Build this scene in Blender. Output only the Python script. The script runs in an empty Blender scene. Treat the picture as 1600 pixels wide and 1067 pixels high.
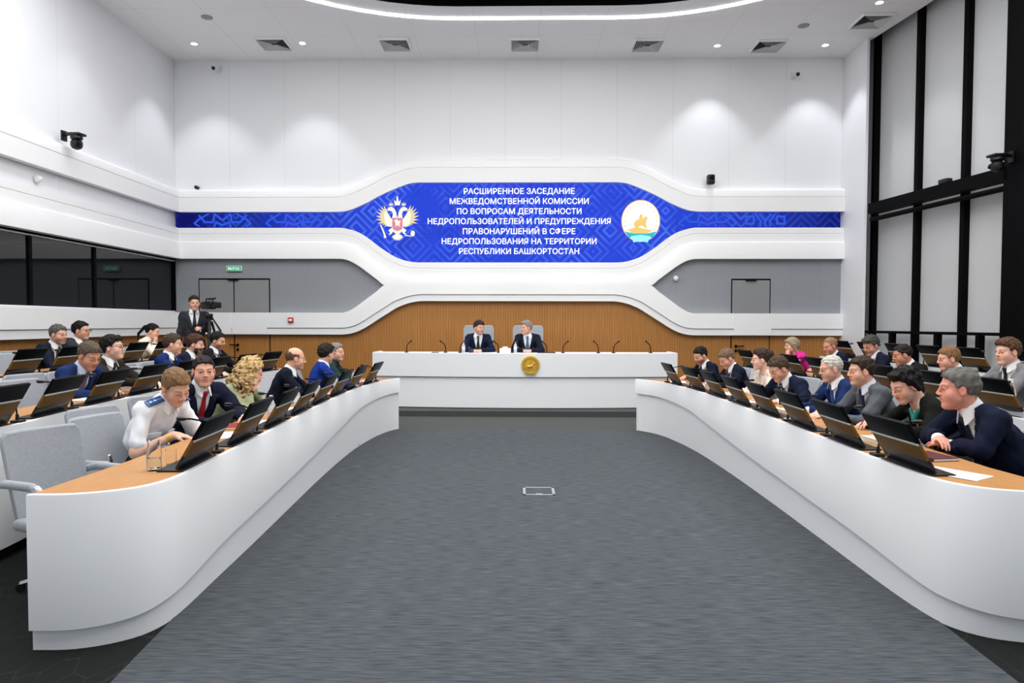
import bpy, math, random
import numpy as np
from mathutils import Vector, Matrix

SC = bpy.context.scene
COL = SC.collection
PI = math.pi

# ------------------------------------------------------------------ camera
cd = bpy.data.cameras.new('camera'); cam = bpy.data.objects.new('camera', cd); COL.objects.link(cam)
cd.sensor_width = 36.0; cd.lens = 24.0; cd.shift_x = 0.00706; cd.shift_y = 0.0042
cd.clip_start = 0.05; cd.clip_end = 200
_p, _r, _y = .033, .002, .018
_f = Vector((-math.sin(_y)*math.cos(_p), math.cos(_y)*math.cos(_p), -math.sin(_p)))
_rt = Vector((math.cos(_y), math.sin(_y), 0)); _up = _rt.cross(_f)
_R = math.cos(_r)*_rt + math.sin(_r)*_up; _U = -math.sin(_r)*_rt + math.cos(_r)*_up
cam.matrix_world = Matrix(((_R.x, _U.x, -_f.x, 0), (_R.y, _U.y, -_f.y, 0), (_R.z, _U.z, -_f.z, 1.60), (0, 0, 0, 1)))
SC.camera = cam
vs = SC.view_settings
vs.view_transform = 'Standard'; vs.look = 'None'; vs.gamma = 1.0; vs.use_curve_mapping = False; vs.exposure = 0.20

# ------------------------------------------------------------------ world: soft fill added through the rear, which is left unwalled
w = bpy.data.worlds.new('world'); SC.world = w; w.use_nodes = True
w.node_tree.nodes['Background'].inputs[0].default_value = (0.88, 0.94, 1.0, 1)
w.node_tree.nodes['Background'].inputs[1].default_value = 0.60

# ------------------------------------------------------------------ lamps of the hall, and added fill lamps
def spot(x, y, z, power, size=75, blend=.35, rad=.04, col=(1, 1, 1), tilt=(0, 0)):
    l = bpy.data.lights.new('ceiling_spot', 'SPOT'); l.energy = power; l.spot_size = math.radians(size); l.spot_blend = blend
    l.shadow_soft_size = rad; l.color = col
    o = bpy.data.objects.new('ceiling_spot', l); COL.objects.link(o); o.location = (x, y, z); o.rotation_euler = (tilt[0], tilt[1], 0)
def area(x, y, z, sx, sy, power, col=(1, 1, 1)):
    l = bpy.data.lights.new('ceiling_fill', 'AREA'); l.shape = 'RECTANGLE'; l.size = sx; l.size_y = sy; l.energy = power; l.color = col
    o = bpy.data.objects.new('ceiling_fill', l); COL.objects.link(o); o.location = (x, y, z)
# added area lamps for soft fill: ceiling opening, benches, near end
area(0.2, 7.0, 7.30, 6.0, 7.5, 760, (1, .985, .96))
area(-5.3, 6.0, 7.08, 2.0, 9.0, 250, (.97, .985, 1))
area(5.0, 6.0, 7.08, 2.0, 9.0, 250, (.96, .98, 1))
area(0.0, 1.0, 7.08, 9.0, 2.0, 160, (.97, .985, 1))
# visible downlights: (x, y, beam power)
DOWNLIGHTS = [(-6.42, 13.62), (-4.26, 13.62), (3.97, 13.85), (6.10, 13.85), (6.22, 12.05), (-6.40, 11.2)]
for (x, y) in DOWNLIGHTS:
    spot(x, y, 7.12, 45 if x < -6.4+.01 and y < 12 else 110, 82, .5, .05, (.93, .95, 1))
# extra spots without a fixture, for the wood wall behind the rostrum
for x in (-2.2, 0.1, 2.4):
    spot(x, 12.9, 7.10, 230, 62, .6, .12, (1, .95, .88))

# ------------------------------------------------------------------ materials
def lin(c):
    if isinstance(c, str):
        c = tuple(int(c[i:i+2], 16)/255 for i in (0, 2, 4))
    return tuple((v/12.92 if v <= .04045 else ((v+.055)/1.055)**2.4) for v in c)
MATS = {}
def mat(name, col=(.8, .8, .8), rough=.5, metal=0., spec=.5, emit=0., trans=0., ior=1.45, coat=0., noise=0., nscale=60., bump=0., alpha=1., sheen=0.):
    if name in MATS: return MATS[name]
    m = bpy.data.materials.new(name); m.use_nodes = True; MATS[name] = m
    nt = m.node_tree; b = nt.nodes['Principled BSDF']
    c = lin(col) if isinstance(col, str) else col
    b.inputs['Base Color'].default_value = (*c, 1); b.inputs['Roughness'].default_value = rough; b.inputs['Metallic'].default_value = metal
    b.inputs['Specular IOR Level'].default_value = spec; b.inputs['IOR'].default_value = ior
    b.inputs['Transmission Weight'].default_value = trans; b.inputs['Coat Weight'].default_value = coat; b.inputs['Alpha'].default_value = alpha
    b.inputs['Sheen Weight'].default_value = sheen
    if emit:
        b.inputs['Emission Color'].default_value = (*c, 1); b.inputs['Emission Strength'].default_value = emit
    if noise or bump:
        tc = nt.nodes.new('ShaderNodeTexCoord'); n = nt.nodes.new('ShaderNodeTexNoise'); n.inputs['Scale'].default_value = nscale; n.inputs['Detail'].default_value = 4
        nt.links.new(tc.outputs['Object'], n.inputs['Vector'])
        if noise:
            hs = nt.nodes.new('ShaderNodeMix'); hs.data_type = 'RGBA'
            hs.inputs[6].default_value = (*[v*(1-noise) for v in c], 1); hs.inputs[7].default_value = (*[min(1, v*(1+noise)) for v in c], 1)
            nt.links.new(n.outputs['Fac'], hs.inputs[0]); nt.links.new(hs.outputs[2], b.inputs['Base Color'])
        if bump:
            bp = nt.nodes.new('ShaderNodeBump'); bp.inputs['Strength'].default_value = bump; bp.inputs['Distance'].default_value = .004
            nt.links.new(n.outputs['Fac'], bp.inputs['Height']); nt.links.new(bp.outputs['Normal'], b.inputs['Normal'])
    return m
def nodes(m): return m.node_tree, m.node_tree.nodes['Principled BSDF']
def mth(nt, op, a, b=None, c=None):
    n = nt.nodes.new('ShaderNodeMath'); n.operation = op
    for i, v in enumerate((a, b, c)):
        if v is None: continue
        if isinstance(v, (int, float)): n.inputs[i].default_value = v
        else: nt.links.new(v, n.inputs[i])
    return n.outputs[0]
def mixc(nt, fac, a, b):
    n = nt.nodes.new('ShaderNodeMix'); n.data_type = 'RGBA'
    for i, v in ((0, fac), (6, a), (7, b)):
        if isinstance(v, (int, float)): n.inputs[i].default_value = v
        elif isinstance(v, tuple): n.inputs[i].default_value = (*v, 1)
        else: nt.links.new(v, n.inputs[i])
    return n.outputs[2]
def pos(nt):
    g = nt.nodes.new('ShaderNodeNewGeometry'); s = nt.nodes.new('ShaderNodeSeparateXYZ'); nt.links.new(g.outputs['Position'], s.inputs[0])
    return g.outputs['Position'], s.outputs
def mapped(nt, vec, sc):
    n = nt.nodes.new('ShaderNodeMapping'); n.inputs['Scale'].default_value = sc; nt.links.new(vec, n.inputs[0]); return n.outputs[0]
def noise(nt, vec, scale, detail=4):
    n = nt.nodes.new('ShaderNodeTexNoise'); n.inputs['Scale'].default_value = scale; n.inputs['Detail'].default_value = detail
    nt.links.new(vec, n.inputs['Vector']); return n.outputs['Fac']
def seam(nt, v, period, width, off=0.):          # 1 on a joint line, 0 elsewhere
    f = mth(nt, 'FRACT', mth(nt, 'DIVIDE', mth(nt, 'ADD', v, off), period))
    return mth(nt, 'LESS_THAN', f, width/period)

WALLC = lin('eaebee')
def wall_mat(name, axis, period, off):
    m = mat(name, WALLC, .55); nt, b = nodes(m); p, s = pos(nt)
    f = seam(nt, s[axis], period, .010, off)
    nt.links.new(mixc(nt, f, WALLC, tuple(v*.86 for v in WALLC)), b.inputs['Base Color']); return m
M_wall = wall_mat('white_wall_panels', 0, 1.17, 20.15)
M_wally = wall_mat('white_side_wall_panels', 1, 2.2, 20.)
M_white = mat('white_lacquer', 'f1f1f1', .38)
M_desk = mat('white_desk_lacquer', 'e9eaec', .34)
M_edge = mat('bright_white_edge', 'f7f6f2', .4)
M_black = mat('black_metal', '020203', .6, spec=.10)
M_bplastic = mat('black_plastic', '0d0e10', .38)
M_screenback = mat('black_gloss_panel', '060708', .42, spec=.10)
M_woodrefl = mat('wood_reflection_cover', (.185, .090, .024), .45, spec=.12)  # brown base colour stands in for desk wood mirrored in the cover
M_silver = mat('silver_strip', 'd6d4ce', .4)
M_chrome = mat('chrome', 'c9cbd0', .18, metal=1.)
M_glass = mat('clear_glass', 'fbfdfd', .02, trans=1., ior=1.18)
M_water = mat('water_bottle_plastic', 'e4eaef', .15, trans=.35, ior=1.25)
M_paper = mat('white_paper', 'f3f2ee', .8)
M_red = mat('dark_red_cover', '8c1d25', .5)
M_gold = mat('gold_relief', 'd8ad45', .38, metal=.3)
M_fabric = mat('grey_chair_fabric', '9a9ea4', .9, noise=.16, nscale=55., bump=.25, sheen=.2)
M_blind = mat('grey_roller_blind', 'c6c8c9', .9)
M_ledstrip = mat('led_strip', (1, .99, .97), .5, emit=8.5)
M_lamp = mat('lamp_glow', (1, 1, 1), .5, emit=14.)
M_grey = mat('grey_wall_panel', '909398', .6)
nt, b = nodes(M_grey); p, s = pos(nt)
nt.links.new(mixc(nt, seam(nt, s[0], .60, .006, 20.06), lin('8f9297'), lin('84878b')), b.inputs['Base Color'])
# ceiling tiles
M_ceil = mat('ceiling_tiles', 'bdbdbd', .8)
nt, b = nodes(M_ceil); p, s = pos(nt)
f = mth(nt, 'MAXIMUM', seam(nt, s[0], 1.2, .010, 20.), seam(nt, s[1], 1.2, .010, 20.3))
nt.links.new(mixc(nt, f, lin('f5f5f5'), lin('e4e4e4')), b.inputs['Base Color'])
# slatted wood wall
M_wood = mat('slatted_oak_wall', 'a87038', .5)
nt, b = nodes(M_wood); p, s = pos(nt)
n1 = noise(nt, mapped(nt, p, (14., 14., .6)), 3.0, 6); n2 = noise(nt, mapped(nt, p, (1.1, 1.1, .4)), 1.0, 2)
c = mixc(nt, n1, lin('94602a'), lin('c68a45')); c = mixc(nt, mth(nt, 'MULTIPLY', n2, .35), c, lin('b27a3e'))
g = seam(nt, mth(nt, 'ADD', s[0], s[1]), .055, .012, 30.)
c = mixc(nt, mth(nt, 'MULTIPLY', g, .38), c, lin('5f3a17')); nt.links.new(c, b.inputs['Base Color'])
bp = nt.nodes.new('ShaderNodeBump'); bp.invert = True; bp.inputs['Strength'].default_value = .5; bp.inputs['Distance'].default_value = .006
nt.links.new(g, bp.inputs['Height']); nt.links.new(bp.outputs[0], b.inputs['Normal'])
# beech desk top
M_beech = mat('beech_desktop', 'd9a56a', .42)
nt, b = nodes(M_beech); p, s = pos(nt)
n1 = noise(nt, mapped(nt, p, (9., 1.2, 2.)), 5.0, 5)
nt.links.new(mixc(nt, n1, lin('ad733a'), lin('c08e56')), b.inputs['Base Color'])
# carpets
M_carpet = mat('grey_carpet', '6f7377', .95, spec=.1)
nt, b = nodes(M_carpet); p, s = pos(nt)
n1 = noise(nt, mapped(nt, p, (7., 95., 1.)), 1.0, 5); n2 = noise(nt, mapped(nt, p, (90., 200., 1.)), 1.0, 2); n3 = noise(nt, p, .9, 2)
r = nt.nodes.new('ShaderNodeMapRange'); r.inputs[1].default_value = .36; r.inputs[2].default_value = .64; nt.links.new(n1, r.inputs[0])
c = mixc(nt, r.outputs[0], lin('3c4146'), lin('63676b')); c = mixc(nt, mth(nt, 'MULTIPLY', n2, .5), c, lin('33373c')); c = mixc(nt, mth(nt, 'MULTIPLY', n3, .3), c, lin('575a5e'))
nt.links.new(c, b.inputs['Base Color'])
bp = nt.nodes.new('ShaderNodeBump'); bp.inputs['Strength'].default_value = .35; bp.inputs['Distance'].default_value = .004
nt.links.new(n2, bp.inputs['Height']); nt.links.new(bp.outputs[0], b.inputs['Normal'])
M_floor = mat('dark_carpet', '2e3231', .95, spec=.1)
nt, b = nodes(M_floor); p, s = pos(nt)
vo = nt.nodes.new('ShaderNodeTexVoronoi'); vo.feature = 'DISTANCE_TO_EDGE'; vo.inputs['Scale'].default_value = 3.6
nt.links.new(mapped(nt, p, (1.7, .8, 1)), vo.inputs['Vector'])
ln = mth(nt, 'LESS_THAN', vo.outputs['Distance'], .012); n1 = noise(nt, p, 160., 3)
c = mixc(nt, n1, lin('131514'), lin('2a2d2c')); c = mixc(nt, mth(nt, 'MULTIPLY', ln, .13), c, lin('555859')); nt.links.new(c, b.inputs['Base Color'])
M_step = mat('step_carpet', '434544', .95, noise=.35, nscale=120.)
# dark booth glass
M_booth = mat('dark_booth_glass', (.004, .005, .007), .03, spec=.55)
# screen picture: blue ornament
M_led = bpy.data.materials.new('led_picture'); M_led.use_nodes = True; nt = M_led.node_tree; nt.nodes.clear()
out = nt.nodes.new('ShaderNodeOutputMaterial'); em = nt.nodes.new('ShaderNodeEmission'); nt.links.new(em.outputs[0], out.inputs[0])
p, s = pos(nt)
ax = mth(nt, 'ABSOLUTE', s[0])
r = nt.nodes.new('ShaderNodeMapRange'); r.inputs[1].default_value = 6.9; r.inputs[2].default_value = 3.0; nt.links.new(ax, r.inputs[0])
ck = nt.nodes.new('ShaderNodeTexVoronoi'); ck.distance = 'MANHATTAN'; ck.feature = 'F1'; ck.inputs['Scale'].default_value = 1.3; ck.inputs['Randomness'].default_value = .25
nt.links.new(mapped(nt, p, (1, .0001, 1)), ck.inputs['Vector'])
rings = mth(nt, 'ABSOLUTE', mth(nt, 'SINE', mth(nt, 'MULTIPLY', ck.outputs['Distance'], 15.)))
rm = nt.nodes.new('ShaderNodeMapRange'); rm.inputs[1].default_value = .75; rm.inputs[2].default_value = .9; nt.links.new(rings, rm.inputs[0])
nn = noise(nt, p, .9, 2)
nm = nt.nodes.new('ShaderNodeMapRange'); nm.inputs[1].default_value = .38; nm.inputs[2].default_value = .62; nt.links.new(nn, nm.inputs[0])
c = mixc(nt, r.outputs[0], lin('10145c'), lin('2b46d0')); c2 = mixc(nt, r.outputs[0], lin('2440b4'), lin('6d94ff'))
c = mixc(nt, mth(nt, 'MULTIPLY', mth(nt, 'MULTIPLY', rm.outputs[0], nm.outputs[0]), .42), c, c2)
c = mixc(nt, mth(nt, 'MULTIPLY', mth(nt, 'GREATER_THAN', noise(nt, p, 1.7, 1), .62), .35), c, lin('3f3fc8'))
ck2 = nt.nodes.new('ShaderNodeTexVoronoi'); ck2.distance = 'CHEBYCHEV'; ck2.inputs['Scale'].default_value = 3.2; ck2.inputs['Randomness'].default_value = .55
nt.links.new(mapped(nt, p, (1, .0001, 1)), ck2.inputs['Vector'])
r2 = mth(nt, 'GREATER_THAN', mth(nt, 'SINE', mth(nt, 'MULTIPLY', ck2.outputs['Distance'], 26.)), .35)
nb = noise(nt, p, 1.3, 1); nm2 = nt.nodes.new('ShaderNodeMapRange'); nm2.inputs[1].default_value = .46; nm2.inputs[2].default_value = .6; nt.links.new(nb, nm2.inputs[0])
c = mixc(nt, mth(nt, 'MULTIPLY', mth(nt, 'MULTIPLY', r2, nm2.outputs[0]), .30), c, lin('2434a8'))
nt.links.new(c, em.inputs[0]); em.inputs[1].default_value = 1.0
def glow(name, col, st=1.):
    m = bpy.data.materials.new(name); m.use_nodes = True; nt = m.node_tree; nt.nodes.clear()
    o = nt.nodes.new('ShaderNodeOutputMaterial'); e = nt.nodes.new('ShaderNodeEmission'); nt.links.new(e.outputs[0], o.inputs[0])
    e.inputs[0].default_value = (*lin(col), 1); e.inputs[1].default_value = st; return m

# ------------------------------------------------------------------ mesh helpers
class MB:
    def __init__(s): s.v = []; s.f = []; s.mi = []; s.sm = []
    def add(s, vs, fs, mi=0, sm=False):
        n = len(s.v); s.v += [tuple(v) for v in vs]; s.f += [tuple(i+n for i in f) for f in fs]; s.mi += [mi]*len(fs); s.sm += [sm]*len(fs); return s
    def box(s, x0, x1, y0, y1, z0, z1, mi=0, M=None):
        vs = [Vector((x, y, z)) for z in (z0, z1) for y in (y0, y1) for x in (x0, x1)]
        if M: vs = [M @ v for v in vs]
        return s.add(vs, [(0, 2, 3, 1), (4, 5, 7, 6), (0, 1, 5, 4), (2, 6, 7, 3), (0, 4, 6, 2), (1, 3, 7, 5)], mi)
    def rbox(s, x0, x1, y0, y1, z0, z1, r=.01, mi=0, M=None, seg=3):   # box with rounded vertical and horizontal edges
        hx, hy, hz = (x1-x0)/2, (y1-y0)/2, (z1-z0)/2; cx, cy, cz = (x0+x1)/2, (y0+y1)/2, (z0+z1)/2
        r = min(r, hx*.99, hy*.99, hz*.99)
        prof = [(-hz, r)] + [(-hz+r-r*math.cos(a), r-r*math.sin(a)) for a in [PI/2*i/seg for i in range(1, seg+1)]]
        prof = [(-hz+r-r*math.cos(PI/2*i/seg), r-r*math.sin(PI/2*i/seg)) for i in range(seg+1)]
        prof = prof + [(-z, q) for z, q in reversed(prof)]
        rings = []
        for z, inset in prof:
            ring = []
            for q, (sx, sy) in enumerate(((1, 1), (-1, 1), (-1, -1), (1, -1))):
                for i in range(seg+1):
                    a = PI/2*(q + i/seg); rr = r-inset
                    ring.append(Vector((cx+sx*(hx-r)+rr*math.cos(a), cy+sy*(hy-r)+rr*math.sin(a), cz+z)))
            rings.append(ring)
        return s.loft(rings, True, True, mi, True, M)
    def loft(s, rings, closed=True, caps=True, mi=0, sm=True, M=None):
        n = len(rings[0]); vs = [v for r in rings for v in r]
        if M: vs = [M @ Vector(v) for v in vs]
        fs = []
        for i in range(len(rings)-1):
            for j in range(n if closed else n-1):
                k = (j+1) % n; fs.append((i*n+j, i*n+k, (i+1)*n+k, (i+1)*n+j))
        if caps: fs += [tuple(reversed(range(n))), tuple(range((len(rings)-1)*n, len(rings)*n))]
        return s.add(vs, fs, mi, sm)
    def tube(s, pts, r, seg=8, mi=0, caps=True, M=None):
        pts = [Vector(p) for p in pts]; rs = r if isinstance(r, (list, tuple)) else [r]*len(pts); rings = []; up = None
        for i, p in enumerate(pts):
            t = (pts[min(i+1, len(pts)-1)]-pts[max(i-1, 0)]).normalized()
            if up is None: up = Vector((0, 0, 1)) if abs(t.z) < .9 else Vector((1, 0, 0))
            a = t.cross(up).normalized(); up = a.cross(t).normalized()
            rings.append([p+rs[i]*(math.cos(2*PI*k/seg)*a+math.sin(2*PI*k/seg)*up) for k in range(seg)])
        return s.loft(rings, True, caps, mi, True, M)
    def lathe(s, prof, seg=20, c=(0, 0, 0), mi=0, M=None, caps=True):
        rings = [[Vector((c[0]+r*math.cos(2*PI*k/seg), c[1]+r*math.sin(2*PI*k/seg), c[2]+z)) for k in range(seg)] for r, z in prof]
        return s.loft(rings, True, caps, mi, True, M)
    def prism(s, poly, a, b, axis='z', mi=0, sm=False):    # extrude a 2D outline between a and b along an axis
        P = {'z': lambda u, v, t: (u, v, t), 'y': lambda u, v, t: (u, t, v), 'x': lambda u, v, t: (t, u, v)}[axis]
        n = len(poly); vs = [P(u, v, a) for u, v in poly]+[P(u, v, b) for u, v in poly]
        return s.add(vs, [tuple(range(n)), tuple(reversed(range(n, 2*n)))]+[(i, i+n, (i+1) % n+n, (i+1) % n) for i in range(n)], mi, sm)
    def build(s, name, mats, parent=None, smooth=None):
        me = bpy.data.meshes.new(name); me.from_pydata(s.v, [], s.f)
        for m in (mats if isinstance(mats, (list, tuple)) else [mats]): me.materials.append(m)
        me.polygons.foreach_set('material_index', s.mi); me.polygons.foreach_set('use_smooth', s.sm if smooth is None else [smooth]*len(s.f))
        import bmesh
        bm = bmesh.new(); bm.from_mesh(me); bmesh.ops.recalc_face_normals(bm, faces=bm.faces); bm.to_mesh(me); bm.free()
        me.update()
        if any(s.sm): me.set_sharp_from_angle(angle=math.radians(38))
        o = bpy.data.objects.new(name, me); COL.objects.link(o)
        if parent: o.parent = parent
        return o
def tag(o, label, cat, group=None, kind=None):
    if label: o['label'] = label
    if cat: o['category'] = cat
    if group: o['group'] = group
    if kind: o['kind'] = kind
    return o
def struct(o): o['kind'] = 'structure'; return o
def empty(name, loc=(0, 0, 0), rz=0.):
    o = bpy.data.objects.new(name, None); COL.objects.link(o); o.location = loc; o.rotation_euler = (0, 0, rz); o.empty_display_size = .1; return o
def copy_tree(o, parent=None):
    c = o.copy(); COL.objects.link(c)
    if parent: c.parent = parent
    for ch in list(o.children): copy_tree(ch, c)
    return c
ORD = ['first', 'second', 'third', 'fourth', 'fifth', 'sixth', 'seventh', 'eighth', 'ninth', 'tenth', 'eleventh', 'twelfth']
def curve(pts, t):    # smooth interpolation through control points (cubic Hermite, limited slopes)
    xs = [p[0] for p in pts]; ys = [p[1] for p in pts]
    if t <= xs[0]: return ys[0]
    if t >= xs[-1]: return ys[-1]
    d = [(ys[i+1]-ys[i])/(xs[i+1]-xs[i]) for i in range(len(xs)-1)]
    m = [0.]+[0. if d[i-1]*d[i] <= 0 else 2*d[i-1]*d[i]/(d[i-1]+d[i]) for i in range(1, len(d))]+[0.]
    i = max(k for k in range(len(xs)-1) if xs[k] <= t); h = xs[i+1]-xs[i]; u = (t-xs[i])/h
    return (2*u**3-3*u*u+1)*ys[i]+(u**3-2*u*u+u)*h*m[i]+(3*u*u-2*u**3)*ys[i+1]+(u**3-u*u)*h*m[i+1]
# ================================================================== room shell
XL, XR, YB, YF, ZC = -7.28, 6.78, 14.5, -2.0, 7.13
ST = [(2.05, 4.54), (2.25, 4.52), (2.45, 4.455), (2.9, 4.26), (3.1, 4.15), (3.32, 4.045), (3.47, 3.985), (3.62, 3.945), (3.78, 3.93)]
SB = [(2.08, 2.875), (2.25, 2.89), (2.52, 2.97), (2.9, 3.20), (3.15, 3.39), (3.32, 3.495), (3.5, 3.56), (3.72, 3.60)]
GT = [(2.785, 2.395), (2.95, 2.515), (3.13, 2.65), (3.3, 2.775), (3.45, 2.868), (3.6, 2.93), (3.74, 2.95)]
GB = [(2.785, 2.395), (2.95, 2.27), (3.2, 2.085), (3.42, 1.925), (3.57, 1.845), (3.7, 1.815)]
WT = [(2.0, 2.065), (2.2, 2.04), (2.5, 1.94), (2.75, 1.79), (2.98, 1.645), (3.2, 1.505), (3.4, 1.41), (3.55, 1.37), (3.72, 1.355)]
SO = [(2.0, 5.0), (2.25, 4.98), (2.7, 4.84), (3.0, 4.68), (3.3, 4.54), (3.6, 4.42), (3.9, 4.38)]
def slope(P, t): return math.sqrt(1+((curve(P, t+.02)-curve(P, t-.02))/.04)**2)
def profA(t):
    z, zs, k = curve(ST, t), curve(SO, t), slope(ST, t); g = z+(zs-z)*.66
    return [(z, .02), (z, .15), (g-.012, .15), (g-.004, .138), (g+.004, .138), (g+.012, .15), (zs-.02, .145), (zs, .135), (zs+.03, .10), (zs+.045, .0)]
def profB(t):
    z, lo, k = curve(SB, t), curve(GT, t), slope(SB, t); g = z-.13*k; e = max(z-.31*k, lo+.05)
    return [(lo, .02), (lo, .165), (e-.02, .165), (e+.008, .155), (e+.02, .125), (g-.012, .125), (g-.004, .113), (g+.004, .113), (g+.012, .125), (z, .125), (z, .02)]
def profC(t):
    z, hi, k = curve(WT, t), curve(GB, t), slope(WT, t); g = z+.135*k
    return [(z, .02), (z, .14), (g-.012, .14), (g-.010, .115), (g+.006, .115), (g+.008, .165), (hi, .165), (hi, .02)]
xs = sorted(set([XL]+[-4.2+i*.06 for i in range(141)]+[XR]+[-2.785, 2.785]))
for n, pf, nm in ((1, profA, 'upper'), (2, profB, 'middle'), (3, profC, 'lower')):
    m = MB(); m.loft([[(x, YB-d, z) for z, d in pf(abs(x))] for x in xs], False, False)
    struct(m.build('trim_%d' % n, M_white))
    m = MB(); m.loft([[(XL+d, y, z) for z, d in pf(9.)] for y in (YF, YB)], False, False)
    struct(m.build('trim_%d' % (n+3), M_white))
m = MB(); m.box(XL-.3, 7.6, YB, YB+.2, 0, ZC+.6); struct(m.build('wall_back', M_wall))
m = MB(); m.loft([[(x, YB-.03, 0), (x, YB-.03, curve(WT, abs(x))+.015)] for x in xs], False, False); struct(m.build('wall_back_wood', M_wood))
m = MB()
for a, b_ in ((XL, -2.6), (2.6, XR)): m.box(a, b_, YB-.025, YB, 1.7, 3.05)
struct(m.build('wall_back_panel', M_grey))
m = MB(); m.box(XL-.2, XL, YF, YB, 2.9, ZC+.6); m.box(XL-.2, XL, YF, YB, 0, 1.85); struct(m.build('wall_left', M_wally))
m = MB(); m.box(XL, XL+.03, YF, YB-.03, 0, 1.4); struct(m.build('wall_left_wood', M_wood))
# dark interpreter window in the left wall
wd = empty('window_1', (XL, 7, 1.8)); wd['kind'] = 'structure'
m = MB(); m.box(-.06, -.045, -9., YB-7.0-.03, 0, 1.17); m.build('pane', M_booth, wd)
m = MB()
for y in (-7.6, -4.9, -2.2, .5, 3.15-.0, 4.72): m.box(-.05, -.02, y-.035, y+.035, 0, 1.17)
m.box(-.05, .0, -9, YB-7.03, 1.12, 1.17); m.box(-.05, .0, -9, YB-7.03, -.01, .02); m.box(-.05, .0, YB-7.07, YB-7.03, 0, 1.17)
m.build('window_frame', M_black, wd)
# right side: white return, curtain wall with blinds
m = MB(); m.box(XR, 6.83, 13.55, YB+.1, 0, ZC+.6); struct(m.build('wall_right', M_wally))
m = MB(); m.box(7.25, 7.45, YF-1.5, 14.6, 0, ZC+.6); struct(m.build('wall_right_outer', M_wally))
MY = [13.74, 12.54, 11.44, 10.37]
for i in range(3):
    wn = empty('window_%d' % (i+2), (7.1, MY[i+1], 0)); wn['kind'] = 'structure'; L = MY[i]-MY[i+1]
    m = MB(); m.box(.05, .07, 0, L, 3.80, ZC+.5); m.build('upper_blind', M_blind, wn)
    m = MB(); m.box(.05, .07, 0, L, 1.42, 3.80); m.build('lower_blind', M_blind, wn)
    m = MB(); m.box(.05, .07, 0, L, .3, 1.42); m.build('sill_panel', M_blind, wn)
m = MB(); m.box(7.15, 7.17, YF-1, 10.3, .3, ZC+.5); struct(m.build('window_5', M_blind))
m = MB(); m.box(7.15, 7.17, MY[0], YB, .3, ZC+.5); struct(m.build('window_6', M_blind))
for i, y in enumerate(MY[:3]):
    m = MB(); m.box(7.04, 7.15, y-.045, y+.045, .28, ZC+.5); struct(m.build('trim_%d' % (7+i), M_black))
m = MB(); m.box(6.80, 7.2, 9.4, 10.37, .0, ZC+.5); struct(m.build('column', M_black))
m = MB(); m.box(6.80, 6.99, 10.3, 13.52, 3.74, 3.94); m.tube([(6.86, 10.3, 3.63), (6.86, 13.5, 3.63)], .045); struct(m.build('beam', M_black))
m = MB(); m.box(6.92, 7.0, 10.4, 13.9, 1.42, 1.47)
for y in (13.85, 12.95, 11.8, 10.9): m.box(6.9, 7.0, y-.04, y+.04, .28, 1.45)
struct(m.build('trim_10', M_black))
# the curtain wall stands slightly splayed: turn it about its far end
PV, PA = Vector((6.97, 13.7, 0)), math.radians(7.5)
def splay(o):
    R_ = Matrix.Rotation(PA, 3, 'Z'); o.location = PV+R_ @ (o.location-PV); o.rotation_euler.z += PA; return o
for o in list(bpy.data.objects):
    if o.parent is None and o.name in ('window_2', 'window_3', 'window_4', 'window_5', 'window_6', 'trim_7', 'trim_8', 'trim_9', 'trim_10', 'column', 'beam', 'wall_right_outer'): splay(o)
# floor, tiers, stage
m = MB(); m.box(XL-.3, 9.8, YF-2, YB, -.1, 0); struct(m.build('floor', M_floor))
def resample(pts, n=60):
    P = [Vector((*p, 0)) for p in pts]; t = [0.]
    for a, b_ in zip(P, P[1:]): t.append(t[-1]+(b_-a).length**.8)
    out = []
    def tang(i):
        if i == 0: return (P[1]-P[0])/(t[1]-t[0])
        if i == len(P)-1: return (P[-1]-P[-2])/(t[-1]-t[-2])
        return (P[i+1]-P[i-1])/(t[i+1]-t[i-1])
    for q in range(n+1):
        u = t[-1]*q/n; i = min(max(k for k in range(len(t)) if t[k] <= u), len(P)-2); h = t[i+1]-t[i]; s = (u-t[i])/h
        out.append(((2*s**3-3*s*s+1)*P[i]+(s**3-2*s*s+s)*h*tang(i)+(3*s*s-2*s**3)*P[i+1]+(s**3-s*s)*h*tang(i+1)).to_2d())
    return out
def offset(pts, d):     # to the left of travel for d > 0
    out = []
    for i, p in enumerate(pts):
        t = (pts[min(i+1, len(pts)-1)]-pts[max(i-1, 0)]).normalized(); out.append(p+d*Vector((-t.y, t.x)))
    return out
FRONT_L = [(-2.36, 3.215), (-2.18, 3.225), (-2.03, 3.28), (-1.905, 3.38), (-1.84, 3.52), (-1.825, 3.70), (-1.845, 4.15), (-1.875, 4.8), (-1.93, 5.8), (-1.985, 6.8), (-2.02, 7.8), (-2.02, 8.7), (-1.96, 9.5), (-1.88, 9.95), (-1.765, 10.25)]
FRONT_R = [(2.80, 3.36), (2.54, 3.405), (2.40, 3.455), (2.295, 3.55), (2.235, 3.70), (2.215, 4.1), (2.23, 5.0), (2.25, 6.2), (2.25, 7.4), (2.215, 8.5), (2.13, 9.25), (2.0, 9.85), (1.77, 10.22)]
ROW2_L = [(-3.38, 2.6), (-3.42, 4.4), (-3.56, 5.6), (-3.64, 6.6), (-3.67, 7.6), (-3.65, 8.6), (-3.58, 9.6), (-3.45, 10.5)]
ROW3_L = [(-5.03, 4.0), (-5.12, 6.6), (-5.2, 7.7), (-5.3, 9.2), (-5.3, 10.4), (-5.22, 11.2)]
ROW2_R = [(3.72, 2.6), (3.74, 5.4), (3.74, 7.0), (3.75, 8.3), (3.75, 9.3), (3.70, 10.4), (3.60, 11.6)]
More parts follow.
